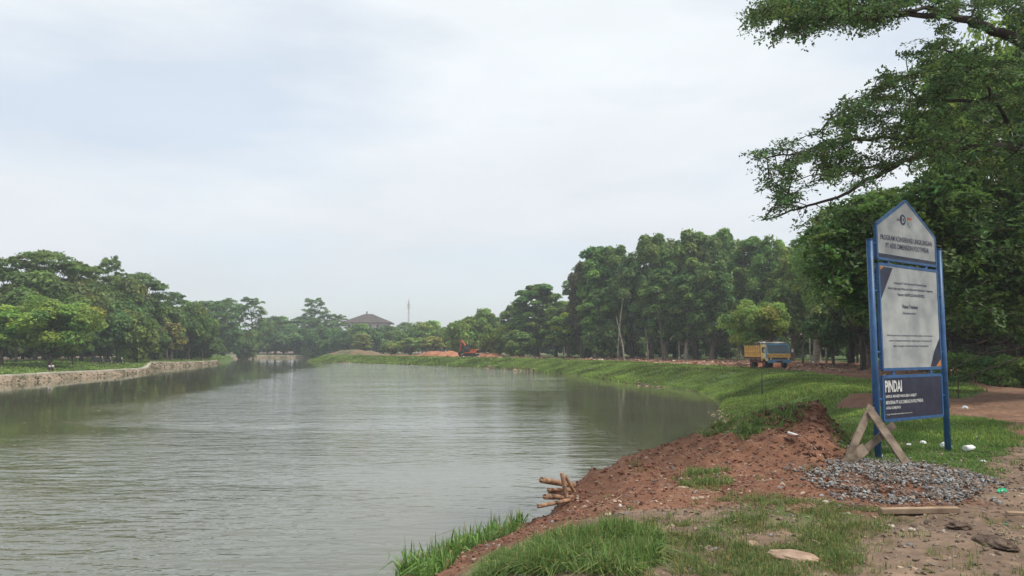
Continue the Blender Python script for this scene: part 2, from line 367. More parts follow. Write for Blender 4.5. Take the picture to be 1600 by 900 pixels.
shore = np.where(~IL, (1-sstep(S_, 0.0, 0.6))*(Y > 15)*.8, 0)
zone = np.stack([g, deb, mud, shore], -1).reshape(-1, 4)
V = np.stack([X, Y, Hh], -1).reshape(-1, 3)
ii = (np.arange(ny-1)[:, None]*nx + np.arange(nx-1)[None, :]).ravel()
F = np.stack([ii, ii+1, ii+nx+1, ii+nx], -1)

def ground_material():
    m, t, b = mat_new('earth_and_grass')
    L = t.links.new
    tc = N(t, 'ShaderNodeTexCoord'); at = N(t, 'ShaderNodeAttribute', attribute_name='zone'); sp = N(t, 'ShaderNodeSeparateColor'); L(at.outputs['Color'], sp.inputs[0])
    def noise(sc, det=5, ro=0.55):
        n = N(t, 'ShaderNodeTexNoise'); n.inputs['Scale'].default_value = sc; n.inputs['Detail'].default_value = det; n.inputs['Roughness'].default_value = ro
        L(tc.outputs['Object'], n.inputs['Vector']); return n.outputs[0]
    def ramp(src, stops):
        r = N(t, 'ShaderNodeValToRGB'); e = r.color_ramp.elements
        e[0].position, e[0].color = stops[0][0], (*stops[0][1], 1); e[1].position, e[1].color = stops[-1][0], (*stops[-1][1], 1)
        for p_, c_ in stops[1:-1]: q = e.new(p_); q.color = (*c_, 1)
        L(src, r.inputs[0]); return r.outputs[0]
    def mix(f, a, c):
        n = N(t, 'ShaderNodeMix', data_type='RGBA'); L(f, n.inputs[0]); L(a, n.inputs[6]); L(c, n.inputs[7]); return n.outputs[2]
    def edge(f, nz_, amt, lo, hi):
        a = N(t, 'ShaderNodeMath', operation='MULTIPLY_ADD'); L(nz_, a.inputs[0]); a.inputs[1].default_value = amt; a.inputs[2].default_value = -amt/2
        c = N(t, 'ShaderNodeMath', operation='ADD'); L(f, c.inputs[0]); L(a.outputs[0], c.inputs[1])
        r = N(t, 'ShaderNodeMapRange'); r.interpolation_type = 'SMOOTHSTEP'; r.inputs[1].default_value = lo; r.inputs[2].default_value = hi; L(c.outputs[0], r.inputs[0]); return r.outputs[0]
    n1 = noise(0.9, 6); n2 = noise(6, 8, 0.65); n3 = noise(38, 6, 0.7)
    red = mix(n3, ramp(n2, [(0.3, (0.095, 0.044, 0.026)), (0.5, (0.185, 0.090, 0.055)), (0.68, (0.31, 0.175, 0.115))]),
                  ramp(n1, [(0.35, (0.10, 0.047, 0.029)), (0.65, (0.215, 0.105, 0.064))]))
    mudc = mix(n3, ramp(n2, [(0.3, (0.090, 0.056, 0.040)), (0.5, (0.20, 0.132, 0.092)), (0.7, (0.34, 0.235, 0.165))]),
                   ramp(n1, [(0.4, (0.12, 0.085, 0.064)), (0.56, (0.19, 0.14, 0.105)), (0.68, (0.34, 0.24, 0.165))]))
    debc = mix(n3, ramp(n2, [(0.3, (0.10, 0.05, 0.032)), (0.5, (0.24, 0.125, 0.08)), (0.7, (0.38, 0.24, 0.17))]),
                   ramp(n1, [(0.35, (0.13, 0.065, 0.04)), (0.65, (0.30, 0.15, 0.09))]))
    grs = mix(n3, ramp(n2, [(0.3, (0.030, 0.055, 0.014)), (0.55, (0.070, 0.12, 0.030)), (0.75, (0.12, 0.15, 0.05))]),
                  ramp(n1, [(0.35, (0.045, 0.085, 0.018)), (0.65, (0.085, 0.14, 0.035))]))
    c = mix(edge(sp.outputs[2], n2, 0.8, 0.3, 0.7), red, mudc)
    c = mix(edge(sp.outputs[1], n2, 0.8, 0.35, 0.65), c, debc)
    c = mix(edge(sp.outputs[0], n2, 0.9, 0.35, 0.62), c, grs)
    shc = ramp(n1, [(0.46, (0.05, 0.075, 0.025)), (0.56, (0.11, 0.10, 0.05)), (0.64, (0.30, 0.23, 0.15))])
    c = mix(edge(at.outputs['Alpha'], n2, 0.6, 0.35, 0.7), c, shc)
    L(c, b.inputs['Base Color']); b.inputs['Roughness'].default_value = 0.9; b.inputs['Specular IOR Level'].default_value = 0.2
    bp = N(t, 'ShaderNodeBump'); bp.inputs['Strength'].default_value = 0.8; bp.inputs['Distance'].default_value = 0.035; L(n2, bp.inputs['Height'])
    bp2 = N(t, 'ShaderNodeBump'); bp2.inputs['Strength'].default_value = 0.8; bp2.inputs['Distance'].default_value = 0.012; L(n3, bp2.inputs['Height']); L(bp.outputs[0], bp2.inputs['Normal'])
    L(bp2.outputs[0], b.inputs['Normal'])
    return m
M_ground = ground_material()
gm = mk_mesh('ground', V, F, M_ground, None, True)
za = gm.color_attributes.new('zone', 'FLOAT_COLOR', 'POINT'); za.data.foreach_set('color', zone.astype(np.float32).ravel())
link('ground', gm, kind='structure', label='red earth and grassy lake banks')

# water: murky green body, small wind ripples that come and go in patches
def water_material():
    m, t, b = mat_new('murky_water'); L = t.links.new
    tc = N(t, 'ShaderNodeTexCoord')
    def nz(sc, loc, sx, sy, det=3, rot=0, ro=.5, dist=0):
        mp = N(t, 'ShaderNodeMapping'); mp.inputs['Scale'].default_value = (sx, sy, 1); mp.inputs['Location'].default_value = loc; mp.inputs['Rotation'].default_value = (0, 0, rot)
        n = N(t, 'ShaderNodeTexNoise'); n.inputs['Scale'].default_value = sc; n.inputs['Detail'].default_value = det; n.inputs['Roughness'].default_value = ro; n.inputs['Distortion'].default_value = dist
        L(tc.outputs['Object'], mp.inputs[0]); L(mp.outputs[0], n.inputs['Vector']); return n.outputs[0]
    a = nz(1.0, (0, 0, 0), 1.7, 4.8, 3, 0.12, .5, .4)       # crests lying across the view
    c = nz(1.0, (5, 3, 0), 3.2, 7.5, 2, -0.1)
    mask = nz(1.0, (1.5, 8, 0), 0.06, 0.16, 3)
    at = N(t, 'ShaderNodeAttribute', attribute_name='wind')
    r0 = N(t, 'ShaderNodeMapRange'); r0.inputs[1].default_value = 0.35; r0.inputs[2].default_value = 0.65; r0.inputs[3].default_value = 0.35; r0.inputs[4].default_value = 1.3; L(mask, r0.inputs[0])
    r = N(t, 'ShaderNodeMath', operation='MULTIPLY'); L(r0.outputs[0], r.inputs[0]); L(at.outputs['Fac'], r.inputs[1])
    big = nz(1.0, (2, 9, 0), 0.62, 1.7, 2, 0.10, .4, .3)
    ad0 = N(t, 'ShaderNodeMath', operation='MULTIPLY_ADD'); L(c, ad0.inputs[0]); ad0.inputs[1].default_value = 0.30; L(a, ad0.inputs[2])
    ad = N(t, 'ShaderNodeMath', operation='MULTIPLY_ADD'); L(big, ad.inputs[0]); ad.inputs[1].default_value = 1.5; L(ad0.outputs[0], ad.inputs[2])
    mu = N(t, 'ShaderNodeMath', operation='MULTIPLY'); L(ad.outputs[0], mu.inputs[0]); L(r.outputs[0], mu.inputs[1])
    bp = N(t, 'ShaderNodeBump'); bp.inputs['Strength'].default_value = 1.0; bp.inputs['Distance'].default_value = 0.055; L(mu.outputs[0], bp.inputs['Height'])
    L(bp.outputs[0], b.inputs['Normal'])
    n = nz(1.0, (0, 4, 0), 0.05, 0.05, 3); rr = N(t, 'ShaderNodeValToRGB'); rr.color_ramp.elements[0].position = .35; rr.color_ramp.elements[1].position = .65
    rr.color_ramp.elements[0].color = (0.082, 0.084, 0.045, 1); rr.color_ramp.elements[1].color = (0.11, 0.108, 0.070, 1)
    L(n, rr.inputs[0]); L(rr.outputs[0], b.inputs['Base Color'])
    b.inputs['Roughness'].default_value = 0.035; b.inputs['IOR'].default_value = 1.75; b.inputs['Specular IOR Level'].default_value = 0.5
    return m
wx, wy = axis([(-400, -120, 70), (-120, -60, 4), (-60, 30, 1.0), (30, 400, 60)]), axis([(-300, 0, 50), (0, 130, 1.0), (130, 260, 4), (260, 600, 80)])
WX, WY = np.meshgrid(wx, wy)
# ripples run down the middle of the lake; the water lies calmer in the lee of the trees on either side
bl_ = WX + 11 + 0.15*WY + fbm(WX*.12, WY*.06, 3, 3)*10; br_ = 4.0 - WX + fbm(WX*.2, WY*.1, 3, 4)*8
wind = 0.035 + 0.80*sstep(bl_, -4, 6)*sstep(br_, -3, 3)*(0.35+0.65*sstep(-WX - WY*.12, -1, 5)) + .75*sstep(WY, 36, 75)*sstep(bl_, -4, 6)*sstep(br_, -3, 3)
ii = (np.arange(len(wy)-1)[:, None]*len(wx) + np.arange(len(wx)-1)[None, :]).ravel()
wm = mk_mesh('water', np.stack([WX, WY, WX*0], -1).reshape(-1, 3), np.stack([ii, ii+1, ii+len(wx)+1, ii+len(wx)], -1), water_material())
wa = wm.attributes.new('wind', 'FLOAT', 'POINT'); wa.data.foreach_set('value', wind.astype(np.float32).ravel())
link('water', wm, kind='structure', label='murky green lake water with light ripples')

ico = bmesh.new(); bmesh.ops.create_icosphere(ico, subdivisions=1, radius=1); IV = np.array([v.co[:] for v in ico.verts]); IF = np.array([[v.index for v in f.verts] for f in ico.faces]); ico.free()
def rocks(Pn, size, r, cols, flat=.6, rough=.28):
    n = len(Pn); k = len(IV); V_ = IV[None]*(1+rough*r.normal(size=(n, k, 1))); sc = np.stack([.7+.6*r.random(n), .7+.6*r.random(n), flat*(.6+.6*r.random(n))], -1)
    V_ = V_*sc[:, None, :]*np.asarray(size).reshape(-1, 1, 1); a = r.random(n)*6.28; b = r.normal(size=n)*.4
    ca, sa, cb, sb = np.cos(a), np.sin(a), np.cos(b), np.sin(b)
    x, y, z = V_[..., 0], V_[..., 1], V_[..., 2]; y, z = y*cb[:, None]-z*sb[:, None], y*sb[:, None]+z*cb[:, None]; x, y = x*ca[:, None]-y*sa[:, None], x*sa[:, None]+y*ca[:, None]
    V_ = np.stack([x, y, z], -1) + Pn[:, None, :]
    F_ = (IF[None] + (np.arange(n)*k)[:, None, None]).reshape(-1, 3); return V_.reshape(-1, 3), F_, np.repeat(cols, k, axis=0)
M_stone = tint_mat('stone_and_clod', .9, .5, 40, .006)
# ------------------------------------------------------------------ embankment walls on the left and far shore
def wall_mat():
    m = noise_mat('embankment_stone', (0.085, 0.09, 0.045), (0.30, 0.235, 0.175), .8, 0.9, 10, 1.0, 0.15, c3=(0.25, 0.19, 0.135)); return m
M_wall = wall_mat()
def resample(P_, step):
    P_ = np.array(P_, float); d = np.r_[0, np.cumsum(np.hypot(*np.diff(P_, axis=0).T))]; n = max(2, int(d[-1]/step)); q = np.linspace(0, d[-1], n)
    return np.stack([np.interp(q, d, P_[:, k]) for k in range(P_.shape[1])], -1)
def wall(pts, tops, label, capw=0.55):
    pt = resample(np.c_[np.array(pts), tops], 1.0); n = len(pt)
    tg = np.gradient(pt[:, :2], axis=0); tg /= np.linalg.norm(tg, axis=1)[:, None]; nr = np.stack([-tg[:, 1], tg[:, 0]], -1)   # left of travel
    c = pt[n//2, :2] + nr[n//2]*1.0
    if inside(np.array([c[0]]), np.array([c[1]]), POLY)[0]: nr = -nr      # point inland
    rows = []
    for k, (off, zf) in enumerate(((-0.5, -0.9), (-0.12, 0.0), (0.12, 0.33), (0.34, 0.68), (0.52, 1.0), (1.3, 1.0), (1.3, -0.5))):
        o = off + fbm(np.arange(n)*0.7 + k*9, np.arange(n)*0.0 + k, 3, 80+k)*0.30*(k in (1, 2, 3))
        z = pt[:, 2]*zf if zf > -0.4 else np.full(n, zf)
        if zf == 1.0: z = z - 0.10
        rows.append(np.c_[pt[:, :2] + nr*np.asarray(o).reshape(-1, 1)*np.ones((n, 1)), z])
    Vw = np.concatenate(rows); m = len(rows)
    Fw = np.array([(r*n+i, r*n+i+1, (r+1)*n+i+1, (r+1)*n+i) for r in range(m-1) for i in range(n-1)])
    root = thing('embankment_wall', label, 'wall')
    link('wall_face', mk_mesh('wall_face', Vw, Fw, M_wall, None, True), root)
    r_ = np.random.default_rng(int(abs(pt[0, 0])*7)); m_s = n*20; ki = r_.integers(0, n-1, m_s); fr = r_.random(m_s)
    lo_, hi_ = rows[1], rows[4]; q0 = lo_[ki]*(1-fr)[:, None] + hi_[ki]*fr[:, None] + np.c_[r_.normal(size=(m_s, 2))*.25, np.zeros(m_s)]
    cc_ = np.array([.25, .20, .145])*(.6+.5*r_.random((m_s, 1))); gsel = r_.random(m_s) < .16; cc_[gsel] = np.array([.07, .10, .03])
    vs_, fs_, cs_ = rocks(q0, (.04+.08*r_.random(m_s)**2), r_, cc_, .7); link('rough_stone', mk_mesh('rough_stone', vs_, fs_, M_stone, cs_), root, kind='stuff')
    cap = []; pt[:, 2] += fbm(np.arange(n)*.31, np.arange(n)*0.0, 3, 19)*.10
    for off, dz in ((0.46, -0.13), (0.46, 0.0), (0.46+capw, 0.01), (0.46+capw, -0.13)):
        cap.append(np.c_[pt[:, :2] + nr*off, pt[:, 2] + dz])
    Vc = np.concatenate(cap); Fc = np.array([(r*n+i, r*n+i+1, ((r+1) % 4)*n+i+1, ((r+1) % 4)*n+i) for r in range(4) for i in range(n-1)])
    link('coping', mk_mesh('coping', Vc, Fc, M_conc), root)
lp = left_prom
i237 = 7
wall(lp[i237:][::-1], [.75, .75, .75, .72, .70, .66, .60, .57, .54, .54], 'low tan retaining wall with pale coping under the lawn on the near left shore')
wall(lp[2:8], [.55, .56, .70, .85, .95, .54], 'short tan stone wall beyond the tip of the left lawn')
wall([(60, 246), (-30, 243), (-64, 240), (-89, 231)], [.85]*4, 'pale straight embankment wall across the far end of the lake', 1.2)

# ------------------------------------------------------------------ leaf and tree building
def leaf_quads(C, Nn, size, r, aspect=0.5, fold=0.0):
    n = len(C); t = r.normal(size=(n, 3)); t -= (t*Nn).sum(1)[:, None]*Nn; t /= np.linalg.norm(t, axis=1)[:, None]+1e-9
    b = np.cross(Nn, t); s = np.asarray(size).reshape(-1, 1)*np.ones((n, 1))
    Vv = np.stack([C - t*s, C + b*s*aspect - t*s*.1, C + t*s - Nn*s*fold, C - b*s*aspect - t*s*.1], 1).reshape(-1, 3)
    return Vv, np.arange(n*4).reshape(-1, 4)
def clump_leaves(centers, rad, nper, size, r, up=0.8, zmin=-0.45, shell=0.55, tintv=0.22, hue=0.12):
    """centers (k,3), rad (k,3)"""
    k = len(centers); n = k*nper
    d = r.normal(size=(n, 3)); d /= np.linalg.norm(d, axis=1)[:, None]
    lowm = d[:, 2] < zmin; d[lowm, 2] *= -1
    rr = shell + (1-shell)*r.random(n)**0.6; rr *= 1 + 0.18*r.normal(size=n)*(r.random(n) < .3)
    idx = np.repeat(np.arange(k), nper)
    C = centers[idx] + d*rad[idx]*rr[:, None]
    Nn = d*np.array([0.7, 0.7, 0.5]) + np.array([0, 0, up]) + r.normal(size=(n, 3))*0.45
    Nn /= np.linalg.norm(Nn, axis=1)[:, None]
    Vv, Fq = leaf_quads(C, Nn, size*(0.6 + 0.8*r.random(n)), r)
    ct = 1 + tintv*r.normal(size=k); ch = hue*r.normal(size=k)
    lt = np.clip(ct[idx]*(1 + 0.18*r.normal(size=n)), 0.45, 1.8)
    col = np.stack([lt*(1 + ch[idx]), lt, lt*(1 - 0.5*ch[idx])], -1)
    return Vv, Fq, np.repeat(col, 4, axis=0)
def make_proto(kind, Ht, Rr, seed, leaf=0.3, dens=1.0, bark=None):
    r = np.random.default_rng(seed); bark = bark or M_bark
    paths = []; cs = []; rs = []
    lean = r.normal(size=2)*0.03*Ht
    def tr_at(z): f = z/Ht; return np.array([lean[0]*f + 0.12*math.sin(3*f+seed), lean[1]*f + 0.12*math.cos(4*f+seed*2), z])
    if kind in ('tall', 'teak'):
        z0 = 0.24 if kind == 'tall' else 0.36; nc = 74 if kind == 'tall' else 44
        for i in range(nc):
            f = z0 + (1-z0)*((i+.5)/nc); env = Rr*(0.55 + 0.65*math.sin(math.pi*min(1, (f-z0)/(1-z0)*0.9+0.12)))*(0.6+0.6*r.random())
            a = i*2.4 + r.random(); q = env*(0.35+0.65*r.random()); c = tr_at(f*Ht*0.97) + np.array([math.cos(a)*q, math.sin(a)*q, 0])
            cs.append(c); k = 0.55+0.55*r.random(); rs.append((Rr*0.33*k, Rr*0.33*k, Rr*0.27*k))
    elif kind == 'round':
        for i in range(70):
            d = r.normal(size=3); d /= np.linalg.norm(d); d[2] = abs(d[2])*1.0 if r.random() < .72 else -abs(d[2])*.8
            q = 0.45+0.5*r.random()
            c = np.array([d[0]*Rr*q, d[1]*Rr*q, Ht*0.56 + d[2]*Ht*0.38*q*1.02]); cs.append(c)
            k = 0.7+0.5*r.random(); rs.append((Rr*.28*k, Rr*.28*k, Ht*.10*k))
    elif kind == 'bush':
        for i in range(60):
            d = r.normal(size=3); d /= np.linalg.norm(d); q = 0.4+0.55*r.random()
            c = np.array([d[0]*Rr*q, d[1]*Rr*q, Ht*0.48 + d[2]*Ht*0.42*q]); cs.append(c)
            k = 0.7+0.6*r.random(); rs.append((Rr*.27*k, Rr*.27*k, Ht*.12*k))
    elif kind == 'layer':
        for i in range(120):
            a = i*2.4 + r.random()*.6; q = math.sqrt((i+.5)/120)*Rr*(0.82+.2*r.random())
            lev = r.random()**1.5*0.36
            c = np.array([math.cos(a)*q, math.sin(a)*q, Ht*(0.96 - 0.20*(q/Rr)**2 - lev)]) + np.r_[lean, 0]; cs.append(c)
            k = 0.55+0.75*r.random(); rs.append((Rr*.165*k, Rr*.165*k*(.7+.6*r.random()), Ht*.026*k))
    elif kind == 'open':
        for i in range(110):
            f = r.random()**.8; a = i*2.4 + r.random(); env = Rr*(1.0 - 0.62*f**1.6)*(0.85+.3*r.random()); q = env*math.sqrt(r.random()*0.9+.1)
            c = np.array([math.cos(a)*q, math.sin(a)*q, Ht*(0.42 + 0.57*f - .04*(q/Rr))]) + np.r_[lean, 0]*f; cs.append(c)
            k = 0.5+0.8*r.random(); rs.append((Rr*.14*k, Rr*.14*k*(.7+.6*r.random()), Ht*.022*k))
    cs = np.array(cs); rs = np.array(rs)
    r0 = Ht*0.018 + 0.05
    top = 0.93 if kind in ('tall', 'teak') else (0.78 if kind == 'open' else 0.6)
    zz = np.linspace(-0.3, Ht*top, 9)
    tp = np.array([tr_at(z) for z in zz]); tp[:, :2] += r.normal(size=(9, 2))*0.006*Ht; tp[0, :2] = tp[1, :2]
    paths.append((tp, np.r_[r0*1.5, r0*1.05, np.linspace(r0*.95, r0*.25, 7)]))
    for c in cs[::2]:
        hd = math.hypot(c[0]-tr_at(c[2])[0], c[1]-tr_at(c[2])[1])
        za = min(Ht*top*.97, max(Ht*(0.2 if kind != 'bush' else .05), c[2] - hd*(0.75 if kind not in ('layer',) else 0.9) - 0.03*Ht))
        a = tr_at(za); mid = a*0.45 + c*0.55 + np.array([0, 0, -0.06*Ht*(1 if kind != 'bush' else .3)]) + r.normal(size=3)*0.015*Ht
        e = c + np.array([0, 0, -rs[0][2]*.3]); rr0 = r0*(0.16 + 0.34*(1-za/Ht))
        paths.append((np.array([a, a*.6+mid*.4+r.normal(size=3)*.01*Ht, mid, e]), np.array([rr0, rr0*.8, rr0*.6, rr0*.25])))
    Vt, Ft = tubes_np(paths, 6)
    npl = int({'tall': 210, 'teak': 200, 'round': 230, 'bush': 220, 'layer': 110, 'open': 85}[kind]*dens)
    Vc, Fc, col = clump_leaves(cs, rs, npl, leaf, r, up={'layer': 1.6, 'open': 1.6}.get(kind, 0.7), zmin=-0.6, shell=0.35 if kind in ('layer', 'open') else 0.55)
    tm = mk_mesh('trunk', Vt, Ft, bark, None, True); cm = mk_mesh('crown', Vc, Fc, M_leaf, col)
    return dict(trunk=tm, crown=cm, H=Ht, R=Rr)
PR = {
    'round': [make_proto('round', 8, 4.2, 1, 0.17, 1.25)],
    'roundfar': [make_proto('round', 11, 5.2, 2, 0.33), make_proto('round', 11, 5.0, 22, 0.36, 0.9)],
    'bush': [make_proto('bush', 6, 3.6, 3, 0.26), make_proto('bush', 6, 3.4, 33, 0.3, 0.8)],
    'layer': [make_proto('layer', 14, 7.5, 4, 0.26), make_proto('layer', 14, 7.0, 44, 0.26)],
    'open': [make_proto('open', 18, 8, 5, 0.30, .9, M_bark), make_proto('open', 18, 7, 55, 0.30, .9)],
    'tall': [make_proto('tall', 18, 3.6, 6, 0.30, 1.1), make_proto('tall', 18, 3.2, 66, 0.30, 1.1, M_barkp), make_proto('tall', 18, 3.9, 67, 0.27, 1.1, M_barkd)],
    'teak': [make_proto('teak', 12, 3.2, 7, 0.36, .55, M_barkp), make_proto('teak', 12, 3.0, 77, 0.3, .6)],
    'near': [make_proto('round', 12, 6, 8, 0.14, 3.0, M_barkd)],
}
TREES = []
def tree(kind, px, top, D, wpx, label, cat='tree', group=None, tint=(1, 1, 1), v=0, name=None, base=None, yaw=None):
    """a tree standing D metres off whose top and spread are given as seen from the bank"""
    x = (px-800)/1155*D; y = D
    zb = H(x, y) if base is None else base
    zt = P(px, top, D)[2]; pr = PR[kind][v % len(PR[kind])]
    sz = (zt - zb)/pr['H']; sx = (wpx/1155*D/2)/(pr['R']*1.05)
    nm = name or {'round': 'broad_tree', 'roundfar': 'broad_tree', 'bush': 'bushy_tree', 'layer': 'umbrella_tree', 'open': 'open_crowned_tree', 'tall': 'forest_tree', 'teak': 'slender_tree', 'near': 'shade_tree'}[kind]
    root = thing(nm, label, cat, (x, y, zb - 0.05), random.random()*6.28 if yaw is None else yaw, group)
    root.scale = (sx, sx, sz)
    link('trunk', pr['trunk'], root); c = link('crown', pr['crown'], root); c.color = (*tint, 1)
    return root
DK = (0.75, 0.88, 0.85); MD = (1.0, 1.05, 0.9); LT = (1.35, 1.30, 0.95); YG = (1.6, 1.35, 0.8); BL = (0.65, 0.85, 0.95); BR = (1.7, 1.1, 1.0); GY = (1.5, 1.35, 1.6); PU = (0.8, 0.5, 0.8)
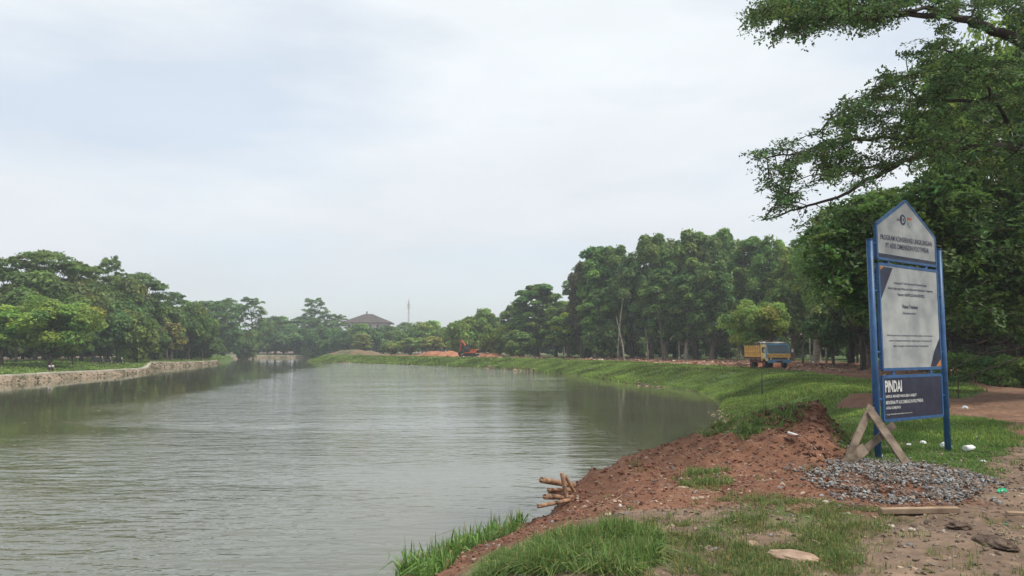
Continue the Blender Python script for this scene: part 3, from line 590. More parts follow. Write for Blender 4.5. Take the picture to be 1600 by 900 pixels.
# ------------------------------------------------------------------ trees, one row per tree
GL, GC, GR = 'trees along the left shore', 'trees at the far end of the lake', 'trees along the right bank'
T = [
 # left shore, front to back
 ('round', 84, 456, 62, 134, 'round light green tree on the left lawn with the seated person at its trunk', GL, (1.35, 1.4, 1.0), 0),
 ('teak', 8, 478, 58, 66, 'small tree with thin pale trunk at the left edge of the lawn', GL, (1.3, 1.5, 1.2), 1),
 ('round', 118, 500, 74, 60, 'small low tree just right of and behind the round light green lawn tree', GL, MD, 0),
 ('roundfar', 150, 468, 92, 100, 'dark blue-green tree behind the right edge of the round lawn tree', GL, (.75, 1.0, 1.0), 0),
 ('bush', 216, 478, 100, 64, 'bright green rounded tree whose leaves reach the ground near the tip of the left lawn', GL, (1.15, 1.15, .8), 0),
 ('roundfar', 185, 462, 108, 80, 'large-leaved dark tree above the parked motorcycles', GL, (.8, 1.0, 1.0), 1),
 ('layer', 2, 392, 88, 150, 'tall dense tree cut by the left edge of the photo', GL, MD, 0),
 ('layer', 75, 384, 96, 150, 'tall feathery umbrella tree, highest crown of the left shore', GL, (1.1, 1.15, .9), 1),
 ('layer', 118, 402, 104, 120, 'umbrella tree right of the highest crown on the left shore', GL, (1.0, 1.1, 1.0), 0),
 ('roundfar', 60, 425, 84, 130, 'mid green leafy tree directly behind the round lawn tree', GL, (.9, 1.0, .9), 0),
 ('roundfar', 128, 432, 92, 90, 'greyish green tree with a brownish tinge behind the lawn tree', GL, (1.1, 1.0, 1.1), 1),
 ('open', 170, 400, 112, 72, 'open tree with bare upper limbs and flat leaf layers on the left skyline', GL, (1.0, 1.1, 1.0), 0),
 ('layer', 222, 420, 122, 86, 'flat topped umbrella tree on the skyline right of the open limbed one', GL, (.9, 1.05, .95), 1),
 ('roundfar', 188, 430, 112, 90, 'dull olive tree in the middle of the left wood', GL, MD, 0),
 ('layer', 262, 448, 134, 66, 'last umbrella tree stepping down the left skyline', GL, BL, 0),
 ('roundfar', 252, 462, 126, 70, 'pale leafed tree with a leaning trunk right of the leaf-to-ground tree', GL, (1.0, 1.05, 1.0), 1),
 ('teak', 270, 505, 122, 40, 'small reddish brown leafed tree leaning at the edge of the left wood', GL, (1.6, 1.15, 1.3), 0),
 ('roundfar', 296, 470, 140, 66, 'rounded tree near the end of the left wood', GL, (1.0, 1.15, .9), 0),
 ('bush', 240, 500, 118, 50, 'dark bush-like tree beside the leaf-to-ground tree', GL, DK, 1),
 ('roundfar', 318, 484, 146, 46, 'smallest rounded tree, the last one of the left wood', GL, (1.1, 1.2, .85), 1),
 ('bush', 300, 515, 150, 60, 'low dark tree at the end of the left lawn', GL, DK, 0),
 ('roundfar', 30, 450, 78, 80, 'dark shaded tree behind the thin pale trunk at the left edge', GL, (.7, .85, .8), 1),
 # far end
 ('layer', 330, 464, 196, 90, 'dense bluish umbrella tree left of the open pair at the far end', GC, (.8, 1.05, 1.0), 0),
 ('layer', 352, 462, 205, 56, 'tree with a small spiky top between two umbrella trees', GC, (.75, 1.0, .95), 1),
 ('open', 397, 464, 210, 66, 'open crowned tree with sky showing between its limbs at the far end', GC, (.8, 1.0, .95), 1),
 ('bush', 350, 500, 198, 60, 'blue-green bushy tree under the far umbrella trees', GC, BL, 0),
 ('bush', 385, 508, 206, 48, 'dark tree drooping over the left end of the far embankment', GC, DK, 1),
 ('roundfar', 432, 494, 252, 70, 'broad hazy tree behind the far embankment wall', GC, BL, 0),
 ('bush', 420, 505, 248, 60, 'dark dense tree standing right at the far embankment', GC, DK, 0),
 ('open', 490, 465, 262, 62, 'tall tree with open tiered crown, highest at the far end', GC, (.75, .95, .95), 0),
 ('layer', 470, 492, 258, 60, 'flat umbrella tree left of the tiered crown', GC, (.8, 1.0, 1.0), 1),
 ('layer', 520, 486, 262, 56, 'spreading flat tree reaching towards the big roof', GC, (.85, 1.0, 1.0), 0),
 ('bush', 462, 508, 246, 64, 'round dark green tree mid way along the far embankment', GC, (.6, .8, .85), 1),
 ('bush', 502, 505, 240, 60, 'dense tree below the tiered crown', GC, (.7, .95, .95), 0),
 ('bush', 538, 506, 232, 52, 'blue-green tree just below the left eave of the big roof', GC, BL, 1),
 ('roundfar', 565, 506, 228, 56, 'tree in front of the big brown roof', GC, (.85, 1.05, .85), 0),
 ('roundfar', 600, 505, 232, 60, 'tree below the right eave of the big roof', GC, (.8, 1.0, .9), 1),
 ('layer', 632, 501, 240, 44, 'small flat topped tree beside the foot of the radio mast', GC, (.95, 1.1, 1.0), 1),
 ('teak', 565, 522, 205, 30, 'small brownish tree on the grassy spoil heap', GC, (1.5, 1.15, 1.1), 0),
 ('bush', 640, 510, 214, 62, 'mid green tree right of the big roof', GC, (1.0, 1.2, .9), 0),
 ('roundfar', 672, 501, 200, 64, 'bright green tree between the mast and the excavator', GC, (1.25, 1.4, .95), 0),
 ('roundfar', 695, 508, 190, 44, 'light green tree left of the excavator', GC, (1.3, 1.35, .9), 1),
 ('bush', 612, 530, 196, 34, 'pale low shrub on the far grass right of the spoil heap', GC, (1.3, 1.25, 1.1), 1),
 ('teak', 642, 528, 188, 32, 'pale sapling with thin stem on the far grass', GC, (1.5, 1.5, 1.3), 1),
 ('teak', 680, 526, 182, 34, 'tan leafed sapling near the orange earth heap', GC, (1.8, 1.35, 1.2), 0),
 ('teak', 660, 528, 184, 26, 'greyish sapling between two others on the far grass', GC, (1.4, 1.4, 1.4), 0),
 # right bank, left to right
 ('bush', 728, 489, 160, 62, 'round light green tree directly behind the excavator', GR, (1.25, 1.3, .8), 0),
 ('roundfar', 758, 482, 162, 50, 'pale topped tree right of and behind the excavator', GR, (1.1, 1.2, .95), 0),
 ('bush', 775, 502, 148, 52, 'yellowish green low tree right of the excavator', GR, (1.35, 1.3, .8), 1),
 ('tall', 800, 478, 156, 40, 'mid green tree with a level top left of the tall loose crown', GR, MD, 0),
 ('tall', 840, 443, 145, 64, 'tall loose crowned tree standing alone left of the high wood', GR, (.95, 1.1, .9), 1),
 ('open', 812, 462, 150, 40, 'thin tree with sideways branch left of the tall loose crown', GR, MD, 1),
 ('bush', 812, 512, 140, 60, 'low leafy tree under the tall loose crown', GR, (1.0, 1.1, .85), 0),
 ('teak', 888, 490, 128, 60, 'light green drooping tree at the left foot of the high wood', GR, (1.35, 1.45, .95), 1),
 ('layer', 880, 464, 165, 60, 'distant flat topped tree in the dip of the skyline', GR, (.9, 1.1, .9), 0),
 ('tall', 868, 480, 140, 44, 'olive tree right of the tall loose crown', GR, MD, 2),
 ('tall', 908, 412, 124, 42, 'dark purplish leafed tree at the left end of the high wood', GR, (.75, .48, .75), 0),
 ('teak', 893, 478, 132, 30, 'small dark purplish tree low in the dip of the skyline', GR, (.55, .4, .6), 0),
 ('tall', 932, 386, 120, 54, 'first high tree of the wood, just right of the purplish one', GR, (.85, 1.15, .95), 1),
 ('tall', 960, 384, 118, 50, 'second high tree of the wood with a notched top', GR, (.8, 1.0, .85), 0),
 ('tall', 936, 452, 114, 44, 'shorter tree with a pale forked trunk in front of the high wood', GR, (.9, 1.1, .9), 1),
 ('tall', 988, 398, 112, 54, 'high tree with twin reddish trunks', GR, DK, 2),
 ('tall', 1018, 366, 112, 58, 'high tree whose peak stands left of the skyline notch', GR, (.9, 1.0, .8), 0),
 ('tall', 1036, 420, 104, 50, 'tree with a long pale slanting trunk in the middle of the wood', GR, (.75, .9, .8), 1),
 ('tall', 1052, 376, 116, 48, 'tree filling the skyline notch', GR, MD, 2),
 ('tall', 1085, 363, 112, 62, 'broad high tree, middle summit of the wood', GR, (1.0, 1.05, .8), 0),
 ('tall', 1072, 430, 100, 50, 'tree with a curved pale trunk behind the arched lamp post', GR, (.7, .85, .8), 1),
 ('tall', 1116, 376, 110, 48, 'high tree right of the middle summit', GR, MD, 2),
 ('tall', 1139, 358, 112, 46, 'pointed tree, highest tip of the wood', GR, (.9, 1.15, .95), 0),
 ('tall', 1112, 410, 98, 54, 'shaded tree left of the truck tree', GR, DK, 0),
 ('tall', 1172, 370, 104, 60, 'wide yellow-green tree behind the truck', GR, (1.05, 1.1, .75), 1),
 ('tall', 1205, 372, 100, 56, 'deep green tree under the tip of the overhanging branch', GR, (.9, 1.15, .85), 2),
 ('tall', 1238, 384, 92, 60, 'yellow-green tree right of the truck', GR, (1.15, 1.2, .75), 0),
 ('tall', 1275, 366, 84, 74, 'tall leafy tree left of the reddish twin trunks', GR, (1.1, 1.15, .8), 1),
 ('round', 1180, 461, 70, 98, 'low bright tree directly behind the truck bed', GR, (1.35, 1.35, .95), 0),
 ('tall', 1326, 372, 76, 84, 'tree with a reddish trunk behind the sign, left one of two', GR, (.95, 1.05, .75), 2),
 ('tall', 1352, 390, 72, 80, 'tree with a reddish trunk behind the sign, right one of two', GR, (.85, 1.0, .8), 1),
 ('roundfar', 1300, 470, 66, 90, 'dark spreading tree right of the second arched lamp post', GR, DK, 0),
 # near right
 ('near', 1530, 330, 40, 330, 'dark thick trunked tree behind the hedge, left one of two', GR, (.75, .9, .8), 0),
 ('near', 1580, 300, 36, 360, 'dark thick trunked tree behind the hedge, right one of two', GR, (.65, .8, .75), 0),
 ('near', 1440, 290, 50, 300, 'wide shade tree whose crown rises behind the sign', GR, (1.0, 1.1, .8), 0),
 ('near', 1600, 30, 36, 330, 'tall yellowish green tree at the right edge behind the overhanging limbs', GR, (1.5, 1.4, .75), 0),
 ('near', 1345, 300, 55, 190, 'light green domed tree left of the sign top', GR, (1.25, 1.3, .85), 0),
]
for row in T:
    kind, px, top, D, w, lab, grp, tint, v = row
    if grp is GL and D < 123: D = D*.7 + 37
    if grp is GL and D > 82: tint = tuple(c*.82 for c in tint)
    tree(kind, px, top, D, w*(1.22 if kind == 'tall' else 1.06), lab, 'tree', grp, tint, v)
# the shaded inside of the woods: rows nobody can tell apart
rr = random.Random(3)
USED = set()
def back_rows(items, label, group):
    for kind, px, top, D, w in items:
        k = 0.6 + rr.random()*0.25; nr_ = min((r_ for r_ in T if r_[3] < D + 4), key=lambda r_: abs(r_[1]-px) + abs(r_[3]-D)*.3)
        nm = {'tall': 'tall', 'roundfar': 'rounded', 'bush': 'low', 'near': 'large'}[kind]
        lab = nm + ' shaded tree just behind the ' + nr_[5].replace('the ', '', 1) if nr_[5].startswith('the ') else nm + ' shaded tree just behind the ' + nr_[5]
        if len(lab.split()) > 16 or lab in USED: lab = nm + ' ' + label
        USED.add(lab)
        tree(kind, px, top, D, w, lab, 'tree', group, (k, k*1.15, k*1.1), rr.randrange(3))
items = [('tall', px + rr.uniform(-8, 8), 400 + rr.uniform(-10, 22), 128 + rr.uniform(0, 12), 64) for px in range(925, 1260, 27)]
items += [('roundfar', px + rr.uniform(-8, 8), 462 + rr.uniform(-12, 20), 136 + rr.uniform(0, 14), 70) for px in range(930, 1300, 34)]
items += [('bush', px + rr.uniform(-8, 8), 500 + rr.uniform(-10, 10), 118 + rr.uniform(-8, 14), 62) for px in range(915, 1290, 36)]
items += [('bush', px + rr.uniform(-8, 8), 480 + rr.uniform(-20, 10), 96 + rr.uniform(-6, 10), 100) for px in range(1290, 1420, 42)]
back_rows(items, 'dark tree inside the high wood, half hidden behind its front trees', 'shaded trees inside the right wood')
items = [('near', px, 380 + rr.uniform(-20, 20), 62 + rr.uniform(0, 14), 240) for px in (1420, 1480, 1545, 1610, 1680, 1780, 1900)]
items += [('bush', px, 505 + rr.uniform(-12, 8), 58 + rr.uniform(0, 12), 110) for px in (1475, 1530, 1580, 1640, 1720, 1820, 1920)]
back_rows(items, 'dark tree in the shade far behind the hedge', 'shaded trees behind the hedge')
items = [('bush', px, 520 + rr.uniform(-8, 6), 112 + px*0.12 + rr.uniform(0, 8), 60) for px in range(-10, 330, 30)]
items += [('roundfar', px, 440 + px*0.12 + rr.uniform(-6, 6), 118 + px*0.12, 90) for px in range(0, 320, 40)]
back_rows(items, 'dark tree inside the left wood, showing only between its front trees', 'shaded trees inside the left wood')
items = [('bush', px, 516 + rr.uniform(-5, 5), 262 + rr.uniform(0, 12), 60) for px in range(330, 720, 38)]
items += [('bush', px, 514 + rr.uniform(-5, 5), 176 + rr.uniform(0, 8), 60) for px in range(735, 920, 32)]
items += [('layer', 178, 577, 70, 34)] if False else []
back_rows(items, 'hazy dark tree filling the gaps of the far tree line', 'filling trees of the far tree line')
# forest saplings: bare pale stems between the trunks of the right wood
for i in range(14):
    px = rr.uniform(900, 1340); D = rr.uniform(96, 112) if px < 1200 else rr.uniform(74, 90)
    x = (px-800)/1155*D; z = H(x, D); hh = rr.uniform(5, 9); ln = rr.uniform(-1.2, 1.2)
    V_, F_ = tube([(0, 0, -.2), (ln*.2, 0, hh*.35), (ln*.6, .3, hh*.7), (ln, .2, hh)], [.13, .10, .08, .04], 6)
    link('bare_tree_trunk', mk_mesh('bare_tree_trunk', V_, [np.array([f for f in F_ if len(f) == 4])], (M_barkp, M_bark)[i % 2], None, True), None,
         'thin bare stem among the trunks at the front of the right wood', 'tree trunk', 'thin stems at the front of the right wood', None, (x, D, z))

# ------------------------------------------------------------------ trees that reach into the picture from the right
def sprays(Cn, D_, rad, nlf, lsize, r):
    """compound leaf sprays: leaflets in two rows along a drooping twig. Cn (k,3), D_ (k,3) outward direction"""
    k = len(Cn); n = k*nlf; idx = np.repeat(np.arange(k), nlf)
    t = np.tile(np.linspace(-1, 1, nlf), k) + r.normal(size=n)*.06; side = np.tile(np.where(np.arange(nlf) % 2 == 0, 1.0, -1.0), k)
    up = np.array([0, 0, 1.0]) + r.normal(size=(k, 3))*0.28; up -= (up*D_).sum(1)[:, None]*D_; up /= np.linalg.norm(up, axis=1)[:, None]
    sd_ = np.cross(D_, up)
    rd = rad*(0.7+0.6*r.random(k))[idx]
    w = 0.55*np.sqrt(np.clip(1 - t*t*.8, 0, 1))*(0.3 + 0.7*r.random(n))
    C = Cn[idx] + D_[idx]*(t*rd)[:, None] + sd_[idx]*(side*w*rd)[:, None] - np.array([0, 0, 1])*((np.abs(w)**1.5)*rd*.5 + 0.25*rd*np.clip(t, 0, 1)**2)[:, None] + r.normal(size=(n, 3))*.02
    Nn = up[idx] + r.normal(size=(n, 3))*.42; Nn /= np.linalg.norm(Nn, axis=1)[:, None]
    Vv, Fq = leaf_quads(C, Nn, lsize*(.7+.6*r.random(n)), r, .52, .25)
    ct = np.clip(1 + .22*r.normal(size=k), .5, 1.6); lt = ct[idx]*(1+.15*r.normal(size=n)); hu = (.14*r.normal(size=k))[idx]
    col = np.stack([lt*(1+hu), lt, lt*(1-.4*hu)], -1); return Vv, Fq, np.repeat(np.clip(col, .3, 2), 4, axis=0)
def overhang(name, label, trunk_pts, trunk_r, limbs, polys, nsp, depth, lsize, srad, seed, tint, bark, nlf=28, holes=.36, twig=True, group=None, leafm=None):
    r = np.random.default_rng(seed)
    root = thing(name, label, 'tree', (trunk_pts[0][0], trunk_pts[0][1], trunk_pts[0][2]), 0, group); o = np.array(trunk_pts[0])
    paths = [(np.array(trunk_pts) - o, np.array(trunk_r))]
    LP = []
    for lb in limbs:
        pts = np.array([P(a, b, c) for a, b, c, _ in lb]) - o; rad = np.array([q[3] for q in lb])
        q = np.linspace(0, len(pts)-1, (len(pts)-1)*5+1); pp = np.stack([np.interp(q, np.arange(len(pts)), pts[:, k]) for k in range(3)], -1)
        pp[1:-1] = (pp[:-2]+pp[1:-1]*2+pp[2:])/4; pp[1:-1] = (pp[:-2]+pp[1:-1]*2+pp[2:])/4; pp += r.normal(size=pp.shape)*.02
        rr_ = np.interp(q, np.arange(len(pts)), rad); paths.append((pp, rr_)); LP.append(np.c_[pp, rr_])
    LPa = np.concatenate(LP)
    link('trunk', mk_mesh('trunk', *tubes_np(paths, 9), bark, None, True), root)
    # leaf positions
    C = []
    for poly, share in polys:
        poly = np.array(poly, float); lo, hi = poly.min(0), poly.max(0); cnt = 0; need = int(nsp*share)
        while cnt < need:
            q = lo + (hi-lo)*r.random((4000, 2)); ok = inside(q[:, 0], q[:, 1], poly)
            al_ = (-q[:, 0] + .38*q[:, 1])/1.07; pe_ = (.38*q[:, 0] + q[:, 1])/1.07; f = .65*fbm(al_/75.0, pe_/12.0, 3, seed*3) + .55*fbm(q[:, 0]/30., q[:, 1]/24., 2, seed*3+9); dd = seg_dist(q[:, 0], q[:, 1], np.vstack([poly, poly[:1]]))[0]
            ok &= (f > (holes-.5)*.5 - 0.02) & (r.random(4000) < .25 + dd/30)
            for a, b in q[ok][:need-cnt]: C.append(P(a, b, depth(a) + r.normal()*0.9)); cnt += 1
    C = np.array(C) - o
    # twigs: each spray hangs on the nearest limb or on a spray placed before it, so the twigs fork like a real branch
    tw = []; D_ = np.zeros_like(C); W3 = np.array([1, .6, 1.6])
    dl = np.array([(((LPa[:, :3]-c)**2)*W3).sum(1).min() for c in C]); order = np.argsort(dl)
    nodes = np.zeros((len(LPa)+len(C), 3)); nodes[:len(LPa)] = LPa[:, :3]; m_n = len(LPa)
    for i in order:
        c = C[i]; w2 = (((nodes[:m_n]-c)**2)*W3).sum(1); w2[len(LPa):] += .02; j = np.argmin(w2); a = nodes[j]; d = c-a; L = np.linalg.norm(d)+1e-6
        nodes[m_n] = c; m_n += 1
        h = d/L*0.6 + np.array([-.75, -.1, -.12]) + r.normal(size=3)*.3; D_[i] = h/np.linalg.norm(h)
        if twig and L < 2.2:
            m = a*.5+c*.5 + np.array([0, 0, .08*L]) + r.normal(size=3)*.05*L; tw.append((np.array([a, m, c]), np.array([.009, .007, .004])*(1 if lsize < .06 else 2)))
    if tw: link('twigs', mk_mesh('twigs', *tubes_np(tw, 4), bark), root, kind='stuff')
    Vv, Fq, col = sprays(C, D_, srad, nlf, lsize, r)
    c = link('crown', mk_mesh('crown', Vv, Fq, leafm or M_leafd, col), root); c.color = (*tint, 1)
    return root
tb = P(2050, 700, 14.5); tb[2] = 1.1
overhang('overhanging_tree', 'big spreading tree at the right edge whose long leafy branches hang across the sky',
    [tb, tb+[0, 0, 2], tb+[-.3, 0, 4.2], P(1900, 200, 14.5), P(1830, 20, 14.2), P(1780, -260, 14)], [.5, .4, .36, .3, .22, .12],
    [[(1835, 70, 14.2, .22), (1720, 95, 13.7, .15), (1600, 68, 13, .10), (1540, 42, 12.5, .075), (1490, 24, 12, .06), (1420, 24, 11.5, .04), (1340, 30, 11, .03), (1260, 28, 10.6, .02), (1185, 30, 10.3, .012)],
     [(1485, 22, 12, .045), (1450, 12, 11.6, .035), (1400, 20, 11.3, .02), (1350, 10, 11, .012)],
     [(1495, 24, 12, .04), (1492, -40, 12, .035)],
     [(1890, 200, 14.5, .22), (1760, 225, 14, .15), (1640, 238, 13.5, .10), (1560, 232, 13, .08), (1480, 232, 12.7, .06), (1420, 246, 12.3, .045), (1370, 275, 12, .035), (1320, 305, 11.7, .025), (1260, 322, 11.3, .018), (1190, 345, 11, .01)],
     [(1500, 232, 12.8, .045), (1440, 218, 12.5, .035), (1360, 216, 12, .028), (1290, 228, 11.5, .02), (1230, 243, 11.1, .014), (1180, 246, 10.8, .008)],
     [(1500, 231, 12.8, .035), (1430, 250, 12.9, .028), (1350, 262, 12.6, .02), (1290, 280, 12.2, .012)],
     [(1700, 110, 13.6, .08), (1640, 130, 13.4, .06), (1560, 150, 13.2, .04), (1500, 160, 13, .03), (1430, 150, 12.6, .02), (1390, 130, 12.3, .01)],
     [(1600, 235, 13.2, .05), (1570, 190, 13, .035), (1540, 130, 12.8, .025), (1500, 90, 12.5, .02), (1450, 70, 12.3, .012)]],
    [([(1166, 42), (1168, 22), (1210, -20), (1400, -60), (1500, -50), (1505, 20), (1480, 24), (1400, 40), (1385, 38), (1368, 46), (1330, 42), (1290, 52), (1250, 62), (1215, 66), (1185, 52)], .25),
     ([(1500, -60), (1760, -60), (1760, 330), (1640, 320), (1600, 290), (1500, 275), (1450, 262), (1400, 262), (1340, 300), (1300, 342), (1240, 352), (1175, 342), (1170, 336), (1205, 318), (1190, 285), (1172, 248), (1168, 240), (1200, 222), (1250, 205), (1290, 190), (1305, 165), (1330, 145), (1370, 118), (1395, 95), (1420, 60), (1500, 24)], .72), ([(1430, 40), (1500, 30), (1760, 60), (1760, 200), (1440, 120)], .08)],
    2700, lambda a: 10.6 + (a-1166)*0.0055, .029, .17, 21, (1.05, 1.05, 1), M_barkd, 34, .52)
tb2 = P(1860, 640, 25); tb2[2] = 1.2
overhang('spreading_tree', 'leafy tree behind the sign with long dark bare boughs reaching left from the right edge',
    [tb2, tb2+[0, 0, 1.6], P(1840, 420, 25), P(1800, 250, 25), P(1760, 60, 25)], [.42, .34, .3, .2, .08],
    [[(1840, 420, 25, .22), (1740, 370, 24, .14), (1600, 357, 23, .09), (1540, 362, 22.5, .075), (1480, 384, 22, .06), (1420, 388, 21.5, .05), (1360, 385, 21, .04), (1310, 390, 21, .02)],
     [(1700, 330, 24, .10), (1600, 290, 23, .06), (1530, 330, 22, .04), (1470, 350, 21.5, .025)],
     [(1720, 372, 24, .10), (1600, 380, 22, .05), (1540, 395, 22, .04), (1480, 392, 22, .03), (1430, 420, 22, .02)],
     [(1380, 388, 21.2, .03), (1340, 405, 21, .02), (1290, 440, 21, .012)],
     [(1400, 386, 21.2, .03), (1350, 372, 21, .02), (1300, 370, 21, .012)]],
    [([(1272, 400), (1260, 360), (1310, 320), (1350, 296), (1420, 285), (1500, 270), (1700, 260), (1700, 420), (1600, 440), (1500, 420), (1440, 460), (1370, 500), (1330, 480), (1290, 450), (1265, 430)], .62), ([(1440, 90), (1560, 60), (1760, 40), (1760, 300), (1500, 280), (1430, 200)], .14), ([(1420, 280), (1470, 235), (1760, 190), (1760, 330), (1450, 330)], .12), ([(1470, 400), (1760, 380), (1760, 540), (1600, 530), (1500, 500)], .22)],
    3900, lambda a: 21 + (a-1270)*0.008, .085, .40, 31, (1.05, 1.1, .8), M_barkd, 24, .42, group=None)
# bare twiggy boughs on the right, in front of the shade
rb = random.Random(8)
bt = thing('bare_twigged_tree', 'half bare tree with pale leafless twigs right of the sign', 'tree', (20.6, 27, 1.2))
V_, F_ = tube([(0, 0, -.2), (-.1, 0, 1.5), (.1, .1, 3), (.3, 0, 5.5), (.2, 0, 8)], [.2, .17, .14, .09, .03], 8); link('trunk', mk_mesh('trunk', V_, [np.array([f for f in F_ if len(f) == 4])], M_bark, None, True), bt)
tw = []
for i in range(30):
    z0 = rb.uniform(1.6, 6.5); a = math.pi + rb.uniform(-.8, .8); L = rb.uniform(2.0, 4.6); p = np.array([0.1, 0, z0]); pts = [p.copy()]; el = rb.uniform(-.35, .5)
    for k in range(5):
        el += rb.uniform(-.25, .12); a += rb.uniform(-.3, .3); p = p + np.array([math.cos(a)*math.cos(el), math.sin(a)*math.cos(el), math.sin(el)])*L/5; pts.append(p.copy())
        if k > 0:
            q = p.copy(); sp_ = [q.copy()]; a2 = a + rb.choice((-1, 1))*rb.uniform(.4, 1)
            for _ in range(3): q = q + np.array([math.cos(a2), math.sin(a2), rb.uniform(-.5, .3)])*L*.11; sp_.append(q.copy())
            tw.append((np.array(sp_), np.array([.013, .010, .008, .005])))
    tw.append((np.array(pts), np.linspace(.035, .008, 6)))
link('twigs', mk_mesh('twigs', *tubes_np(tw, 5), M_bark), bt, kind='stuff')

# ------------------------------------------------------------------ hedge along the track
def hedge():
    r = np.random.default_rng(40); A = np.array([G(1478, 601, 1.2), G(1560, 605, 1.2), G(1640, 608, 1.2), G(1800, 612, 1.2)])
    A = resample(A, .5)
    A[:, 1] += .8; zb = Hn(A[:, 0], A[:, 1]); n = len(A); root = thing('hedge', 'dark clipped hedge along the dirt track right of the sign', 'hedge', (A[0, 0], A[0, 1], zb[0]))
    o = np.array([A[0, 0], A[0, 1], zb[0]]); cs = []; rs = []
    for i in range(n):
        for k in range(4):
            z = (.25, .6, .95, 1.18)[k]; cs.append([A[i, 0]-o[0]+r.normal()*.12, A[i, 1]-o[1]+r.normal()*.25, zb[i]-o[2]+z+r.normal()*.06]); rs.append([.36, .5, .24])
    V_, F_, c_ = clump_leaves(np.array(cs), np.array(rs), 420, .06, r, .6, -.9, .5, .2, .12)
    zt = np.clip(V_[:, 2], 0, 1.5)
    o1 = link('leaves', mk_mesh('leaves', V_, F_, M_leaf, c_), root, kind='stuff'); o1.color = (.8, .95, .75, 1)
    st = []
    for i in range(0, n, 1):
        for _ in range(3):
            x = A[i, 0]-o[0]+r.normal()*.2; y = A[i, 1]-o[1]+r.normal()*.2; st.append((np.array([[x, y, -.1], [x+r.normal()*.05, y, .5], [x+r.normal()*.15, y, 1.1]]), np.array([.018, .012, .006])))
    link('stems', mk_mesh('stems', *tubes_np(st, 4), M_barkd), root, kind='stuff')
hedge()

# ------------------------------------------------------------------ grass
def blades(Pn, h, w, r, lean=.45, col=None, droop=.5):
    n = len(Pn); a = r.random(n)*6.283; dx = np.cos(a); dy = np.sin(a); b = a + r.normal(size=n)*.6 + 1.57
    sx, sy = np.cos(b)*w/2, np.sin(b)*w/2; le = lean*np.abs(r.normal(size=n))
    def pt(f, ww, dr): 
        x = Pn[:, 0] + dx*h*le*f**1.7; y = Pn[:, 1] + dy*h*le*f**1.7; z = Pn[:, 2] + h*f*(1 - dr*le*f)
        return np.stack([x-sx*ww, y-sy*ww, z], -1), np.stack([x+sx*ww, y+sy*ww, z], -1)
    a0, b0 = pt(0, .8, 0); a1, b1 = pt(.5, 1, .25); a2, _ = pt(1, 0, droop)
    Vv = np.stack([a0, b0, b1, a1, a2], 1).reshape(-1, 3); k = np.arange(n)*5
    Fq = np.stack([k, k+1, k+2, k+3], -1); Ft = np.stack([k+3, k+2, k+4], -1)
    return Vv, Fq, Ft, np.repeat(col, 5, axis=0)
def gcol(n, r, base=(1, 1, 1), dry=.12, x=None, y=None):
    c = np.ones((n, 3))*np.array(base)*(1+.22*r.normal(size=n))[:, None]; 
    if x is not None: c *= np.clip(1 + 1.9*fbm(x*.5, y*.5, 4, 90), .4, 1.7)[:, None]
    d = r.random(n) < dry; c[d] = np.array([2.6, 1.5, 1.8])*(.6+.5*r.random(d.sum()))[:, None]; return np.clip(c, .2, 3.5)
def scatter_poly(A, n, r, soft=.25):
    lo, hi = A.min(0)-soft, A.max(0)+soft; out = np.zeros((0, 2))
    while len(out) < n:
        q = lo + (hi-lo)*r.random((n*2, 2)); d = pdist(q[:, 0], q[:, 1], A); cl = fbm(q[:, 0]*3.2, q[:, 1]*3.2, 3, 77)
        out = np.vstack([out, q[(d + cl*1.2*soft > -soft*r.random(len(q))) & (r.random(len(q)) < .12 + np.clip(.5+cl*5, 0, 1))]])
    return out[:n]
rg = np.random.default_rng(5); near_parts = []
def patch(A, n, h, w, base=(1, 1, 1), lean=.5, dry=.12, soft=.25, tuft=0):
    p = scatter_poly(A, n if not tuft else n//tuft, rg, soft)
    if tuft: p = np.repeat(p, tuft, axis=0) + rg.normal(size=(len(p)*tuft, 2))*.035
    n = len(p); z = Hn(p[:, 0], p[:, 1]) - .01; hh = h*(.45+.8*rg.random(n))*(1+1.6*fbm(p[:, 0]*1.7, p[:, 1]*1.7, 3, 55)); 
    near_parts.append(blades(np.c_[p, z], hh, w*(.7+.6*rg.random(n)), rg, lean, gcol(n, rg, base, dry), .6))
patch(G_TUFT, 15000, .16, .008, (1, 1.05, .9), 1.0, .12, .12, 24)
patch(G_TUFT, 4000, .07, .007, (.9, .95, .8), .7, .15, .12)
patch(G_EDGE, 4500, .20, .011, (1, 1.1, .9), .8, .05, .1, 8)
patch(G_MID, 10500, .085, .006, (.95, .9, .9), .7, .28, .3, 14)
patch(G_LOW, 4800, .07, .005, (.9, .9, .9), .7, .3, .2, 12)
patch(G_LOW2, 4500, .085, .005, (.95, .95, .9), .6, .25, .2, 12)
patch(G_LAWN, 30000, .085, .010, (.95, 1.1, .8), .5, .05, .4)
patch(G_M1, 3000, .15, .010, (1, 1.05, .95), .9, .2, .15, 20)
patch(G_M2, 1500, .11, .008, (1, 1, .95), .6, .2, .15, 15)
patch(gp([(985, 690), (1300, 640), (1330, 700), (1200, 770), (960, 800), (880, 800), (900, 760)], 1.5), 1100, .12, .007, (1, .9, .8), .7, .5, .3, 16)
patch(gp([(1300, 860), (1400, 800), (1520, 830), (1600, 800), (1600, 900), (1350, 905)], 1.2), 1500, .07, .005, (1, .9, .8), .7, .35, .3, 14)
def joinb(parts):
    Vs, Q, T3, Cc, off = [], [], [], [], 0
    for v, q, t3, c in parts: Vs.append(v); Q.append(q+off); T3.append(t3+off); Cc.append(c); off += len(v)
    return np.concatenate(Vs), [np.concatenate(Q), np.concatenate(T3)], np.concatenate(Cc)
v, f, c = joinb(near_parts)
link('grass', mk_mesh('grass', v, f, M_grass, c), None, 'tufted green and straw coloured grass around the mound and under the sign', 'grass', None, 'stuff')
